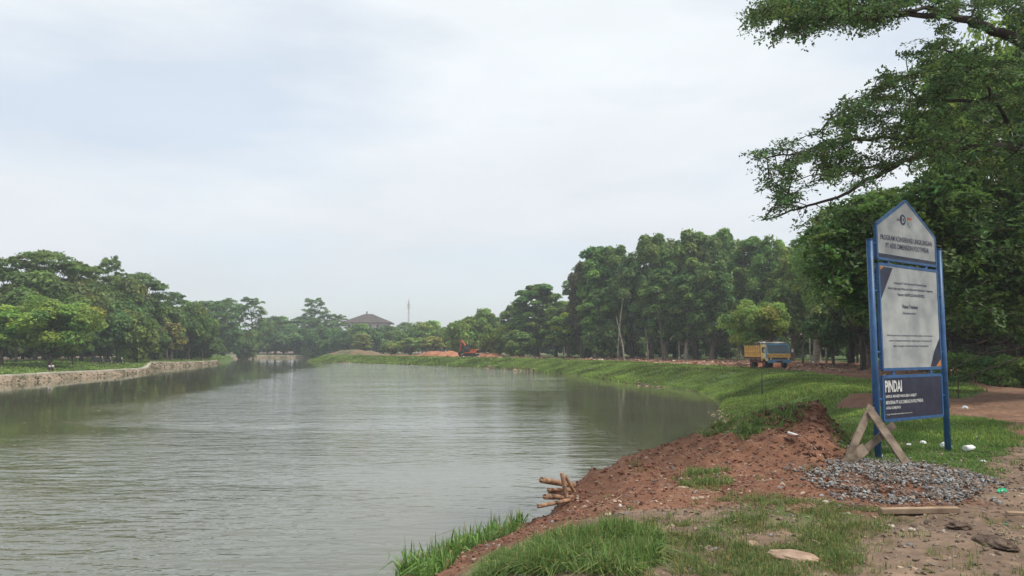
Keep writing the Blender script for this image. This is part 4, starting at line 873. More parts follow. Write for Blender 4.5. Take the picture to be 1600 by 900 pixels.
# broad weeds along the water edge
we = []; p = scatter_poly(G_EDGE, 330, rg, .1)
for q in p:
    n = rg.integers(5, 10); pp = np.tile(q, (n, 1)) + rg.normal(size=(n, 2))*.02; z = Hn(pp[:, 0], pp[:, 1])
    we.append(blades(np.c_[pp, z], rg.uniform(.22, .46)*(.5+.7*rg.random(n)), .022*(.7+.5*rg.random(n)), rg, .75, gcol(n, rg, (1.05, 1.25, .9), .06), .75))
v, f, c = joinb(we)
link('weeds', mk_mesh('weeds', v, f, M_grass, c), None, 'broad bladed green weeds overhanging the near water edge', 'weeds', None, 'stuff')
# long bank: density falls and blades grow coarser with distance
bk = []
for (y0, y1, x0, x1, n, h, w) in ((13, 26, 3, 18, 60000, .10, .016), (26, 60, 5, 30, 90000, .14, .035), (60, 110, -8, 30, 70000, .20, .08), (110, 200, -60, 12, 55000, .28, .16), (45, 200, -95, -30, 45000, .22, .12)):
    m = n*5; x = x0+(x1-x0)*rg.random(m); y = y0+(y1-y0)*rg.random(m); hh, s_, il = terrain(x, y); gk = grass_mask(x, y, s_, il)
    cl = fbm(x*.9, y*.9, 3, 44); ok = (gk > .3+.5*rg.random(m)) & (il | (s_ < 24)) & (cl > -.24) ; ix = np.where(ok)[0][:n]; x, y, hh = x[ix], y[ix], hh[ix]; n_ = len(ix)
    hs = h*(.4+.7*rg.random(n_))*(1+2.2*np.clip(cl[ix], -.2, .3)); lt = 1 + 0.8*fbm(x*.35, y*.35, 3, 95)
    cc = gcol(n_, rg, (1.25, 1.2, .8), .08, x, y)
    bk.append(blades(np.c_[x, y, hh-.02], hs, w*(.7+.6*rg.random(n_)), rg, .6, cc, .6))
v, f, c = joinb(bk)
link('bank_grass', mk_mesh('bank_grass', v, f, M_grass, c), None, 'lush green grass covering the long lake banks', 'grass', None, 'stuff')

# ------------------------------------------------------------------ stones, clods, debris
def field(x0, x1, y0, y1, n): return np.c_[x0+(x1-x0)*rg.random(n), y0+(y1-y0)*rg.random(n)]
GA = gp([(1275, 745), (1290, 728), (1330, 716), (1352, 712), (1400, 722), (1450, 734), (1490, 745), (1520, 760), (1500, 785), (1470, 782), (1400, 778), (1330, 776), (1290, 765)], 1.27)
p = np.vstack([scatter_poly(GA, 4600, rg, .14), scatter_poly(GA, 900, rg, .5), field(4.5, 6.0, 9.1, 10.3, 1300)]); z = Hn(p[:, 0], p[:, 1]); n = len(p)
base = np.where(rg.random((n, 1)) < .38, np.array([[.22, .155, .115]]), np.array([[.25, .25, .25]]))*(.4+1.0*rg.random((n, 1)))
v, f, c = rocks(np.c_[p, z+.008+.035*rg.random(n)], .008+.019*rg.random(n)**1.8, rg, base, .7)
link('gravel', mk_mesh('gravel', v, f, M_stone, c), None, 'grey crushed stone gravel spread around the foot of the wooden trestle', 'gravel', None, 'stuff')
# clods and pebbles of the mound and the trodden ground
p = np.vstack([field(-.8, 8.6, 4.9, 13.5, 15000), field(.3, 5.3, 7.6, 12.6, 4500)]); h_, s_, _ = terrain(p[:, 0], p[:, 1]); kp = s_ > .2; p, h_ = p[kp], h_[kp]; n = len(p)
u = rg.random(n); mudf = mudmask(p[:, 0], p[:, 1])[:, None]
cc = np.array([.17, .075, .05])*(1-mudf) + np.array([.17, .13, .10])*mudf; cc = cc*(.6+.8*rg.random((n, 1)))
lt_ = u > .88; cc[lt_] = np.array([.38, .29, .22])*(.5+.7*rg.random((lt_.sum(), 1))); gy = (u > .84) & ~lt_; cc[gy] = np.array([.24, .23, .23])*(.5+.8*rg.random((gy.sum(), 1)))
v, f, c = rocks(np.c_[p, h_+.002], .006+.026*rg.random(n)**3, rg, cc, .6)
pc = field(4.0, 6.0, 10.0, 12.8, 700); hc = Hn(pc[:, 0], pc[:, 1]); nc_ = len(pc); kk = hc > 1.32
v2, f2, c2 = rocks(np.c_[pc, hc+.004][kk], (.015+.045*rg.random(nc_)**2)[kk], rg, (np.array([.16, .075, .05])*(.5+.9*rg.random((nc_, 1))))[kk], .75)
f = np.concatenate([f, f2+len(v)]); v = np.concatenate([v, v2]); c = np.concatenate([c, c2])
link('pebbles', mk_mesh('pebbles', v, f, M_stone, c), None, 'small clods and pale pebbles scattered over the red earth', 'pebbles', None, 'stuff')
# loose debris strip in front of the right wood
p = np.c_[-30+75*rg.random(26000), 32+120*rg.random(26000)]; h_, s_, il = terrain(p[:, 0], p[:, 1]); m_ = (~il) & (s_ + fbm(p[:, 0]*.25, p[:, 1]*.25, 3, 31)*5 > 10) & (s_ < 24); p, h_ = p[m_][:7000], h_[m_][:7000]; n = len(p)
cc = np.array([.30, .17, .11])*(.35+.9*rg.random((n, 1))); a_ = rg.random(n) > .88; cc[a_] = np.array([.5, .42, .33])
v, f, c = rocks(np.c_[p, h_+.03], (.05+.22*rg.random(n)**2.5)*np.clip(p[:, 1]/90, .5, 1.3), rg, cc, .4)
link('debris', mk_mesh('debris', v, f, M_stone, c), None, 'broken earth and wood debris strewn in front of the right wood', 'debris', None, 'stuff')
# dry sticks, leaves
def sticks(p, L, r_, name, label, mat):
    pa = []
    for q in p:
        z = H(q[0], q[1]); a = rb.uniform(0, 6.28); l = L*rb.uniform(.4, 1.2); k = rb.uniform(-.3, .3)
        pts = [np.array([q[0]+math.cos(a+k*t)*l*t, q[1]+math.sin(a+k*t)*l*t, 0]) for t in (0, .4, .7, 1)]
        for w_ in pts: w_[2] = H(w_[0], w_[1]) + r_ + .015*rb.random()
        pa.append((np.array(pts), np.array([r_, r_*.9, r_*.7, r_*.4])))
    link(name, mk_mesh(name, *tubes_np(pa, 4), mat), None, label, name.replace('_', ' '), None, 'stuff')
M_straw = noise_mat('straw', (.22, .16, .10), (.42, .33, .22), 12, .8, 4, 0)
sticks(np.vstack([scatter_poly(gp([(900, 760), (1100, 680), (1300, 650), (1340, 740), (1200, 790), (900, 830)], 1.4), 90, rg, .2), field(.5, 7, 6, 9, 110)]), .22, .004, 'dry_twigs', 'thin dry twigs and straw lying on the earth', M_straw)
# earthy ribs and tan stones showing low on the bank along the water
q = resample(RS[8:25], .35); q = q + rg.normal(size=q.shape)*.25; kf = fbm(q[:, 0]*.16, q[:, 1]*.16, 2, 8) > 0.10; q = q[kf]; q = np.repeat(q, 2, axis=0)+rg.normal(size=(len(q)*2, 2))*.3
z = Hn(q[:, 0], q[:, 1]); n = len(q); cc = np.array([.26, .20, .13])*(.4+.8*rg.random((n, 1)))
v, f, c = rocks(np.c_[q, np.clip(z, -.02, .5)+.02], (.05+.14*rg.random(n)**2)*np.clip(q[:, 1]/60, .5, 1.6), rg, cc, .7)
link('shore_stones', mk_mesh('shore_stones', v, f, M_stone, c), None, 'tan stones and broken soil along the foot of the grassy right bank', 'stones', None, 'stuff')
# ------------------------------------------------------------------ sign board
def fit_text(txt, x0, x1, z0, z1, y, mat, parent, name='lettering', label=None, keep=False, bold=0.0, slope=0):
    cu = bpy.data.curves.new(name, 'FONT'); cu.body = txt; cu.offset = bold; cu.resolution_u = 3; cu.extrude = .0
    o = bpy.data.objects.new('t', cu); COL.objects.link(o); bpy.context.view_layer.update()
    me = bpy.data.meshes.new_from_object(o); bpy.data.objects.remove(o); bpy.data.curves.remove(cu)
    n = len(me.vertices); co = np.zeros(n*3, np.float32); me.vertices.foreach_get('co', co); co = co.reshape(-1, 3)
    lo, hi = co.min(0), co.max(0); sx = (x1-x0)/(hi[0]-lo[0]); sz = (z1-z0)/(hi[1]-lo[1])
    v_ = np.stack([x0+(co[:, 0]-lo[0])*sx, np.full(n, y), z0+(co[:, 1]-lo[1])*sz], -1).astype(np.float32)
    me.vertices.foreach_set('co', v_.ravel()); me.name = name; me.materials.clear(); me.materials.append(mat); me.update()
    return link(name, me, parent, label)
L0 = np.array([*G(1370, 716, 1.25), 1.25]); R0 = np.array([*G(1480, 700, 1.25), 1.25])
ang = math.atan2(R0[1]-L0[1], R0[0]-L0[0])
def flat(pts, y, name, mat, parent, th=.002):
    b_ = MB(); b_.prism(pts, y, y-th); return b_.build(name, mat, parent)
sg = thing('notice_board', 'blue framed three panel notice board on two round blue posts beside the earth mound', 'sign', tuple(L0), ang)
Z = -L0[2]      # heights below are above the water
for x_ in (0.035, 2.045):
    b_ = MB(); b_.tube([(x_, 0, -.5), (x_, 0, 4.48+Z)], .048, 16); po = b_.build('post', M_blue, sg, True)
    b_ = MB(); b_.tube([(x_, 0, 4.481+Z), (x_, 0, 4.495+Z)], .053, 16); b_.build('cap', M_blue, po, True)
def frame(name, outer, w=.045, d=.045):
    root_ = None; b_ = MB(); n_ = len(outer); cx = sum(p_[0] for p_ in outer)/n_; cz = sum(p_[1] for p_ in outer)/n_
    for i in range(n_):
        a, c_ = outer[i], outer[(i+1) % n_]; k = .0012*(i % 3)
        b_.bar((a[0], k, a[1]), (c_[0], k, c_[1]), d + k, w, (0, 1, 0))
    return b_
up = [(0.205, 4.22+Z), (1.92, 4.20+Z), (1.92, 4.665+Z), (1.07, 5.19+Z), (0.205, 4.735+Z)]
p1 = flat([(0.21, 4.22+Z), (1.915, 4.20+Z), (1.915, 4.66+Z), (1.07, 5.18+Z), (0.21, 4.73+Z)], -.004, 'upper_panel', M_panel, sg, .012)
frame('upper', up).build('panel_frame', M_blue, p1, bevel=.004)
flat([(0.225, 4.235+Z), (1.90, 4.215+Z), (1.90, 4.27+Z), (0.225, 4.30+Z)], -.0175, 'bottom_band', M_navy, p1)
fit_text('PROGRAM KONSERVASI LINGKUNGAN', .30, 1.80, 4.515+Z, 4.595+Z, -.0195, M_ink, p1, bold=.006)
fit_text('PT ADIS DIMENSION FOOTWEAR', .44, 1.70, 4.395+Z, 4.475+Z, -.0195, M_ink, p1, bold=.006)
fit_text('ADIS', .78, .87, 4.845+Z, 4.885+Z, -.0195, M_ink, p1, bold=.01)
lg = flat([(.955+.085*math.cos(t), 4.875+Z+.085*math.sin(t)) for t in np.linspace(0, 6.283, 25)[:-1]], -.0175, 'round_logo', M_ink, p1)
fit_text('D', .925, 1.0, 4.825+Z, 4.925+Z, -.0215, M_panel, p1, 'logo_letter', bold=.03)
sh = [(1.085, 4.93+Z), (1.215, 4.925+Z), (1.21, 4.80+Z), (1.15, 4.755+Z), (1.095, 4.80+Z)]
flat(sh, -.0175, 'shield_emblem', M_teal, p1); flat([(1.088, 4.925+Z), (1.212, 4.92+Z), (1.20, 4.885+Z), (1.1, 4.885+Z)], -.0205, 'emblem_top', M_red, p1)
flat([(1.15+.03*math.cos(t), 4.83+Z+.04*math.sin(t)) for t in np.linspace(0, 6.283, 13)[:-1]], -.0205, 'emblem_centre', M_panel, p1)
p2 = flat([(0.23, 2.545+Z), (1.925, 2.545+Z), (1.925, 4.10+Z), (0.23, 4.12+Z)], -.004, 'main_panel', M_panel, sg, .012)
frame('main', [(0.225, 2.54+Z), (1.93, 2.54+Z), (1.93, 4.115+Z), (0.225, 4.135+Z)]).build('panel_frame', M_blue, p2, bevel=.004)
flat([(.25, 4.10+Z), (.25, 3.60+Z), (.42, 3.84+Z), (.60, 4.09+Z)], -.0175, 'corner_print', M_navy, p2)
flat([(.25, 4.095+Z), (.25, 4.04+Z), (.34, 4.092+Z)], -.0205, 'corner_print', M_org, p2)
flat([(1.905, 2.57+Z), (1.905, 3.02+Z), (1.72, 2.80+Z), (1.60, 2.57+Z)], -.0175, 'corner_print', M_navy, p2)
flat([(1.905, 2.572+Z), (1.905, 2.68+Z), (1.76, 2.572+Z)], -.0205, 'corner_print', M_org, p2)
for k, (s_, a, c_) in enumerate((('Kerjasama PT Adis Dimension Footwear dengan', .62, 1.58), ('Dinas Lingkungan Hidup dan Kebersihan Kabupaten Tangerang', .45, 1.76), ('Nomor: 660/PKS-DLHK/ADF/2022', .72, 1.50))):
    fit_text(s_, a, c_, 3.835-.085*k+Z, 3.882-.085*k+Z, -.0195, M_ink, p2, bold=.012)
fit_text('Pohon Trembesi', .84, 1.28, 3.475+Z, 3.535+Z, -.0195, M_ink, p2, bold=.018)
fit_text('(Samanea saman)', .84, 1.22, 3.375+Z, 3.425+Z, -.0195, M_ink, p2, bold=.005)
for k, (s_, a, c_) in enumerate((('Dilarang merusak, menebang dan mencabut pohon serta tanaman', .38, 1.70), ('untuk menjaga kelestarian lingkungan di kawasan ini', .43, 1.66), ('agar terjaga manfaatnya bagi masyarakat', .53, 1.56))):
    fit_text(s_, a, c_, 3.035-.08*k+Z, 3.072-.08*k+Z, -.0195, M_ink, p2, bold=.005)
p3 = flat([(0.215, 1.785+Z), (1.91, 1.785+Z), (1.91, 2.425+Z), (0.215, 2.425+Z)], -.004, 'lower_panel', M_navy, sg, .012)
frame('lower', [(0.21, 1.78+Z), (1.915, 1.78+Z), (1.915, 2.43+Z), (0.21, 2.43+Z)]).build('panel_frame', M_blue, p3, bevel=.004)
fit_text('PINDAI', .26, .72, 2.20+Z, 2.375+Z, -.0195, M_inkw, p3, bold=.035)
for k, (s_, c_) in enumerate((('UNTUK MENGETAHUI LEBIH LANJUT', 1.13), ('MENGENAI PT ADIS DIMENSION FOOTWEAR', 1.32), ('ATAU KUNJUNGI', .66))):
    fit_text(s_, .265, c_, 2.105-.085*k+Z, 2.158-.085*k+Z, -.0195, M_inkw, p3, bold=.025)
fit_text('https://adisdimensionfootwear.com', .27, .98, 1.855+Z, 1.885+Z, -.0195, M_inkw, p3)
for x_ in (.52, 1.62):        # short links between the panels
    for z0, z1 in ((4.14, 4.20), (2.445, 2.53)):
        b_ = MB(); b_.box((x_-.03, -.012, z0+Z), (x_+.03, .012, z1+Z)); b_.build('connector', M_blue, sg)
for z_ in (4.44, 3.72, 2.80, 2.10):
    for a, c_ in ((.086, .182), (1.953, 1.996)):
        if z_ > 4.4 and a > 1: continue
        b_ = MB(); b_.tube([(a-.05, 0, z_+Z), (c_, 0, z_+Z)], .018, 8); b_.build('bracket', M_blue, sg, True)

# ------------------------------------------------------------------ wooden trestle leaning on the left post, board on the ground
def plank(mb, a, b, w, t, face, r): mb.bar(a, b, t, w, face, .97)
tr = thing('wooden_trestle', 'grey wooden A-shaped trestle of crossed planks at the left sign post', 'trestle', (float(P(1362, 700, 10.6)[0]), 10.6, 1.22))
o = np.array(tr.location)
fdir = (0.1, 1, 0.1)
def tp_(px, py, Y): return P(px, py, Y) - o
for a, b_, w_, t_, lab in ((tp_(1361, 634, 10.66), tp_(1322, 722, 10.35), .105, .03, None), (tp_(1360, 642, 10.60), tp_(1419, 729, 10.25), .125, .03, None), (tp_(1397, 663, 10.52), tp_(1330, 722, 10.50), .10, .03, 'shorter crossing plank'), (tp_(1352, 700, 10.40), tp_(1318, 727, 10.30), .15, .03, 'splayed foot board')):
    m_ = MB(); m_.bar(a, b_, w_, t_, (0.15, -1, 0.2)); m_.build('plank', M_wood, tr, bevel=.004, label=lab)
def board(px0, py0, px1, py1, Y0, Y1, w, t, label):
    a = P(px0, py0, Y0); b_ = P(px1, py1, Y1); a[2] = H(a[0], a[1]) + t*.7; b_[2] = H(b_[0], b_[1]) + t*.7
    t_ = thing('wooden_plank', label, 'plank', tuple(a)); m_ = MB(); m_.bar((0, 0, 0), b_-a, w, t, (0, 0, 1)); 
    me = m_.mesh('wooden_plank', M_woodl, bevel=.004); bpy.data.objects.remove(t_)
    return link('wooden_plank', me, None, label, 'plank', None, None, tuple(a))
board(1376, 797, 1498, 801, 7.60, 7.45, .10, .05, 'brown wooden plank lying on the ground below the gravel')
board(1572, 800, 1640, 803, 7.4, 7.3, .09, .03, 'end of a grey board lying at the right edge of the muddy ground')

# ------------------------------------------------------------------ bamboo poles
def bamboo(a, b_, r_, label, hollow=True, grp='cut bamboo poles sticking out of the mound'):
    r_ = r_*.84; a = np.array(a, float); b_ = np.array(b_, float); d = b_-a; L_ = np.linalg.norm(d)
    pts = []; rad = []
    for k in range(int(L_/.16)+2):
        f_ = min(1, k*.16/L_ + .03) if k else 0
        for df, rr_ in ((-.012, 1), (0, 1.07), (.012, 1)):
            ff = min(1, max(0, f_+df)); pts.append(d*ff); rad.append(r_*rr_ if 0 < k else r_)
        if f_ >= 1: break
    pts = np.array(pts) + np.arange(len(pts))[:, None]*np.array([0, 0, 1e-5])
    m_ = MB(); V_, F_ = tube(pts, rad, 14, False); m_.add(V_, F_)
    me = m_.mesh('bamboo_pole', M_bam, True)
    t_ = link('bamboo_pole', me, None, label, 'bamboo pole', grp, None, tuple(a))
    n_ = d/L_; i_ = MB(); V_, F_ = tube([-n_*.001, n_*.001], [r_, r_*.86], 14, False); i_.add(V_, F_); i_.build('cut_rim', M_woodl, t_)
    i_ = MB(); V_, F_ = tube([n_*.002, n_*.10], [r_*.87, r_*.8], 14, False); i_.add(V_, F_); i_.add(*tube([n_*.09, n_*.10], [r_*.8, r_*.8], 14, True)); i_.build('hollow_end', M_hole, t_)
    return t_
bamboo(P(846, 750, 10.0), P(896, 758, 10.55), .048, 'thickest and topmost of the bamboo poles pointing over the water')
bamboo(P(857, 765, 10.0), P(896, 766, 10.5), .032, 'second bamboo pole from the top pointing over the water')
bamboo(P(851, 776, 9.95), P(894, 777, 10.45), .042, 'third bamboo pole from the top, with a dark hollow end')
bamboo(P(841, 791, 9.75), P(890, 781, 10.3), .032, 'lowest bamboo pole, slanting out over the water')
bamboo(P(857, 769, 10.12), P(892, 771, 10.32), .022, 'thin dark bamboo pole between the second and third poles')
bamboo(P(878, 739, 10.0), P(885, 777, 9.98), .036, 'upright bamboo stake in front of the stacked poles', grp=None)
bamboo(P(884, 745, 10.14), P(897, 768, 10.3), .028, 'short slanting bamboo stake behind the upright one', grp=None)
# ------------------------------------------------------------------ litter
def crumple(name, px, py, Y, sx, sy, sz, mat, label, cat, seed, sub=3, amp=.35):
    x, y, _ = P(px, py, Y); z = H(x, y)
    if mat is M_white: sx, sy, sz = sx*.62, sy*.62, sz*.7
    bm = bmesh.new(); bmesh.ops.create_icosphere(bm, subdivisions=sub, radius=1); r_ = np.random.default_rng(seed); q = r_.normal(size=(7, 3))*2.6; ph = r_.random(7)*6
    for v_ in bm.verts:
        d = sum(abs(math.sin(v_.co.dot(Vector(q[i])) + ph[i])) for i in range(7))/7 - .6
        v_.co *= 1 + amp*d*2; v_.co.x *= sx; v_.co.y *= sy; v_.co.z = max(-.2, v_.co.z)*sz
    for f_ in bm.faces: f_.smooth = False
    me = bpy.data.meshes.new(name); bm.to_mesh(me); bm.free(); me.materials.append(mat)
    return link(name, me, None, label, cat, None, None, (x, y, z + sz*.35), (0, 0, r_.random()*6))
crumple('plastic_bag', 1419, 678, 12.9, .09, .07, .04, M_white, 'flat white plastic scrap in the grass, leftmost of the litter under the sign', 'litter', 1)
crumple('plastic_bag', 1441, 674, 13.1, .10, .08, .06, M_white, 'crumpled white bag in the grass, second from left under the sign', 'plastic bag', 2)
crumple('plastic_bag', 1473, 682, 12.5, .09, .08, .10, M_white, 'round white bag just left of the foot of the right sign post', 'plastic bag', 3)
crumple('plastic_bag', 1484, 684, 12.55, .06, .05, .06, M_white, 'small white lump just right of the foot of the right sign post', 'litter', 13)
crumple('plastic_bag', 1535, 715, 10.9, .07, .05, .025, M_white, 'thin white scrap where the grass ends right of the sign', 'litter', 4)
crumple('plastic_bag', 1507, 630, 21.5, .14, .12, .09, M_white, 'white scrap lying on bare earth near the thin sapling', 'litter', 5)
crumple('plastic_bag', 1524, 672, 14.0, .08, .05, .04, M_white, 'faint white scrap in the grass farther right of the sign', 'litter', 6)
crumple('plastic_wrapper', 1565, 766, 8.5, .075, .035, .035, M_green, 'bright green plastic wrapper on the muddy ground', 'wrapper', 7, amp=.5)
crumple('plastic_wrapper', 1572, 822, 7.1, .02, .015, .01, M_green, 'tiny green plastic scrap on the mud', 'wrapper', 17)
crumple('foam_block', 624, 877, 9.35, .075, .05, .035, M_white, 'white foam lump at the water edge in the bottom left weeds', 'foam', 8)
crumple('plastic_scrap', 969, 811, 8.2, .03, .02, .03, M_white, 'small white plastic scrap on the red earth above the dense grass', 'litter', 9)
crumple('foam_block', 703, 798, 13.0, .13, .05, .015, M_white, 'thin pale piece of foam floating on open water', 'foam', 10)
def bottle(px, py, Y, rz, label):
    x, y, _ = P(px, py, Y); z = H(x, y); t_ = thing('plastic_bottle', label, 'bottle', (x, y, z+.055), rz)
    m_ = MB(); m_.tube([(-.12, 0, 0), (-.115, 0, 0), (-.03, 0, 0), (-.02, 0, 0), (.05, 0, 0), (.08, 0, 0), (.11, 0, 0)], [.03, .05, .05, .046, .05, .045, .018], 14); m_.build('bottle_body', M_white, t_, True)
    m_ = MB(); m_.tube([(.11, 0, 0), (.14, 0, 0)], .02, 10); m_.build('bottle_cap', M_white, t_, True)
bottle(1514, 694, 12.1, .5, 'white plastic bottle lying in the grass right of the sign')
x, y, _ = P(1241, 685, 11.2); t_ = thing('pipe_offcut', 'short white pipe offcut lying on the mound', 'pipe', (x, y, H(x, y)+.03), -.9)
m_ = MB(); m_.add(*tube([(-.10, 0, .02), (.10, 0, -.02)], .02, 12, False)); m_.add(*tube([(.10, 0, -.02), (-.10, 0, .02)], .015, 12, False)); m_.build('pipe_body', M_white, t_, True)
m_ = MB(); m_.add(*tube([(.10, 0, -.02), (.13, 0, -.026)], .026, 12, False)); m_.build('pipe_socket', M_white, t_, True)
M_rock = noise_mat('flat_rock', (.24, .155, .11), (.42, .30, .22), 7, .9, 7, .6, .01); M_clod = noise_mat('dark_clod', (.06, .04, .03), (.15, .105, .08), 14, .95, 8, 1.0, .02)
M_pale = noise_mat('pale_stone', (.36, .30, .25), (.55, .48, .42), 20, .9, 6, .3, .004)
crumple('flat_rock', 1240, 884, 6.05, .20, .12, .045, M_rock, 'large flat tan slab of earth at the bottom edge of the photo', 'rock', 21, 4, .16)
crumple('flat_rock', 1175, 862, 6.45, .10, .06, .025, M_rock, 'thin tan slab left of the large one at the bottom', 'rock', 22, 3, .2)
crumple('earth_clod', 1557, 868, 6.25, .17, .11, .05, M_clod, 'large dark furrowed clod at the lower right', 'clod', 23, 5, .55)
crumple('earth_clod', 1500, 838, 6.85, .09, .08, .04, M_clod, 'dark clod beside a weed tuft left of the large furrowed one', 'clod', 24, 4, .5)
crumple('earth_clod', 1340, 782, 8.0, .12, .06, .03, M_clod, 'dark earth lump between the gravel and the plank', 'clod', 25, 4, .4)
for k, (px, py, Y_, s_, lab) in enumerate(((1290, 776, 8.1, .06, 'pale broken shards at the right foot of the mound'), (1139, 806, 7.35, .022, 'white pebble in the grass band below the mound'), (1132, 805, 7.4, .018, 'smaller white pebble beside the white one in the grass band'),
        (1138, 750, 8.9, .03, 'pale stone beside the small grass tuft on the mound'), (995, 735, 10.3, .028, 'pale stone on the left shoulder of the mound'), (1240, 747, 9.0, .022, 'round white pebble on the lower right slope of the mound'),
        (1392, 821, 7.0, .05, 'pale curled scrap of bark below the end of the plank'), (776, 897, 6.7, .035, 'tan stone at the bottom edge in the dense grass'), (1425, 838, 6.8, .045, 'tan clod at the left end of the smooth sandy patch'))):
    crumple('stone', px, py, Y_, s_*.75, s_*.6, s_*.4, M_pale, lab, 'stone', 40+k, 2, .35)

# ------------------------------------------------------------------ sapling and stake
x, y = G(1497, 622, 1.2); t_ = thing('sapling', 'thin leafless sapling on bare earth in front of the hedge', 'sapling', (x, y, H(x, y)))
m_ = MB(); m_.tube([(0, 0, -.1), (.02, 0, .5), (-.03, 0, 1.1), (.0, 0, 1.6)], [.022, .018, .013, .006], 6); m_.build('stem', M_bark, t_, True)
for a, c_ in (((.0, 0, .8), (.12, 0, 1.15)), ((-.03, 0, 1.1), (-.16, .05, 1.4))): m_ = MB(); m_.tube([a, c_], [.008, .003], 5); m_.build('twig', M_bark, t_, True)
x, y = G(1190, 603, 1.1); m_ = MB(); m_.tube([(0, 0, -.3), (.03, 0, 1.15)], [.03, .022], 8)
link('wooden_stake', m_.mesh('wooden_stake', M_barkd, True), None, 'thin dark stake standing in the bank grass below the truck', 'stake', None, None, (x, y, H(x, y)))

# ------------------------------------------------------------------ tipper truck
M_ty = noise_mat('truck_yellow', (.66, .36, .10), (.80, .50, .18), 4, .55, 6, .1, .01, c3=(.64, .36, .10)); M_tc = noise_mat('truck_cream', (.66, .44, .19), (.78, .56, .27), 3, .45, 5, .05, .01)
M_tb = noise_mat('truck_blue', (.07, .19, .34), (.12, .28, .44), 3, .4, 5, .03); M_tm = noise_mat('truck_maroon', (.16, .02, .02), (.28, .045, .035), 5, .6, 5, .1)
M_glass, gt, gb = mat_new('window_glass'); gb.inputs['Base Color'].default_value = (.02, .028, .034, 1); gb.inputs['Roughness'].default_value = .06; gb.inputs['Specular IOR Level'].default_value = .8
M_screen, gt2, gb2 = mat_new('windscreen_sky_tint'); gb2.inputs['Base Color'].default_value = (.14, .18, .21, 1); gb2.inputs['Roughness'].default_value = .12; gb2.inputs['Specular IOR Level'].default_value = 1.0; gb2.inputs['IOR'].default_value = 1.7  # base colour lightened to paint in the sky's reflection
M_lamp = noise_mat('lamp_glass', (.5, .5, .45), (.75, .75, .7), 8, .2, 3, 0)
tx, ty = 21.6, 60.0
los = math.atan2(tx, ty); fw = math.pi/2 - los + math.pi        # heading back to the camera
tk = thing('tipper_truck', 'yellow and blue tipper truck with maroon chassis parked on the earth track', 'truck', (tx, ty, H(tx, ty)-.03), fw + math.radians(23))
hw = .93
def wheel(x_, y_, parent, name='wheel', r_=.38, w_=.22):
    m_ = MB(); prof = [(-w_/2, r_*.82), (-w_/2*.9, r_*.97), (0, r_), (w_/2*.9, r_*.97), (w_/2, r_*.82)]
    V_, F_ = tube([(x_, y_+p_[0], r_) for p_ in prof], [p_[1] for p_ in prof], 20); m_.add(V_, F_); w0 = m_.build(name, M_tyre, parent, True)
    m_ = MB(); m_.tube([(x_, y_-w_/2-.012, r_), (x_, y_+w_/2+.012, r_)], r_*.5, 12); m_.build('rim', M_tm, w0)
    m_ = MB(); m_.tube([(x_, y_-w_/2-.04, r_), (x_, y_+w_/2+.04, r_)], r_*.2, 8); m_.build('hub', M_black, w0)
for x_ in (-.95, -3.75):
    for s_ in (-1, 1): wheel(x_, s_*(hw-.14), tk)
for s_ in (-1, 1): wheel(-3.75, s_*(hw-.40), tk)
m_ = MB(); m_.prism([(.0, .62), (.02, 1.18), (-.08, 1.22), (-.34, 1.93), (-.5, 1.99), (-1.4, 2.0), (-1.48, 1.9), (-1.5, .62), (-1.32, .62), (-1.3, .80), (-.6, .80), (-.55, .62)], -hw, hw); cb = m_.build('cab', M_tc, tk, bevel=.03)
m_ = MB(); m_.prism([(-.36, 1.93), (-.5, 2.003), (-1.42, 2.015), (-1.42, 2.05), (-.45, 2.045), (-.30, 1.96)], -hw-.01, hw+.01); m_.build('roof', M_tb, tk)
def onfront(y0, y1, f0, f1, off, name, mat, lab=None):      # panel on the sloped windscreen plane
    a = np.array([-.08, 1.22]); b__ = np.array([-.34, 1.93]); n2_ = np.array([.94, .344]); V_ = []
    for o_ in (off, off-.02):
        for yy, ff in ((y0, f0), (y1, f0), (y1, f1), (y0, f1)): q_ = a+(b__-a)*ff+n2_*o_; V_.append((q_[0], yy, q_[1]))
    m_ = MB(); m_.add(V_, [(0, 1, 2, 3), (7, 6, 5, 4), (0, 4, 5, 1), (1, 5, 6, 2), (2, 6, 7, 3), (3, 7, 4, 0)]); return m_.build(name, mat, tk, label=lab)
onfront(-hw+.01, hw-.01, .0, 1.0, .018, 'windscreen_surround', M_tb); onfront(-.84, .84, .04, .95, .026, 'windscreen', M_screen)
for s_ in (-1, 1):
    m_ = MB(); m_.bar((-.02, s_*.28, 1.28), (-.16, s_*.28+.45, 1.42), .02, .02); m_.build('wiper', M_black, tk)
m_ = MB(); m_.box((.0, -hw+.02, .92), (.03, hw-.02, 1.21)); m_.build('front_panel', M_ty, tk)
m_ = MB(); m_.box((.0, -hw+.02, .76), (.035, hw-.02, .905)); gl = m_.build('grille', M_black, tk)
for k in range(3): m_ = MB(); m_.box((.036, -.6, .785+k*.04), (.045, .6, .797+k*.04)); m_.build('grille_bar', M_tb, gl)
for s_ in (-1, 1):
    m_ = MB(); m_.tube([(.03, s_*.72, .83), (.06, s_*.72, .83)], .075, 12); m_.build('headlight', M_lamp, tk)
    m_ = MB(); m_.box((-.02, s_*hw-.03, .95), (.04, s_*hw+.02, 1.12)); m_.build('indicator', M_org, tk)
m_ = MB(); m_.box((-.1, -hw-.02, .5), (.10, hw+.02, .72)); bp_ = m_.build('bumper', M_tb, tk, bevel=.02)
m_ = MB(); m_.box((.101, -.22, .54), (.11, .22, .66)); m_.build('number_plate', M_black, bp_)
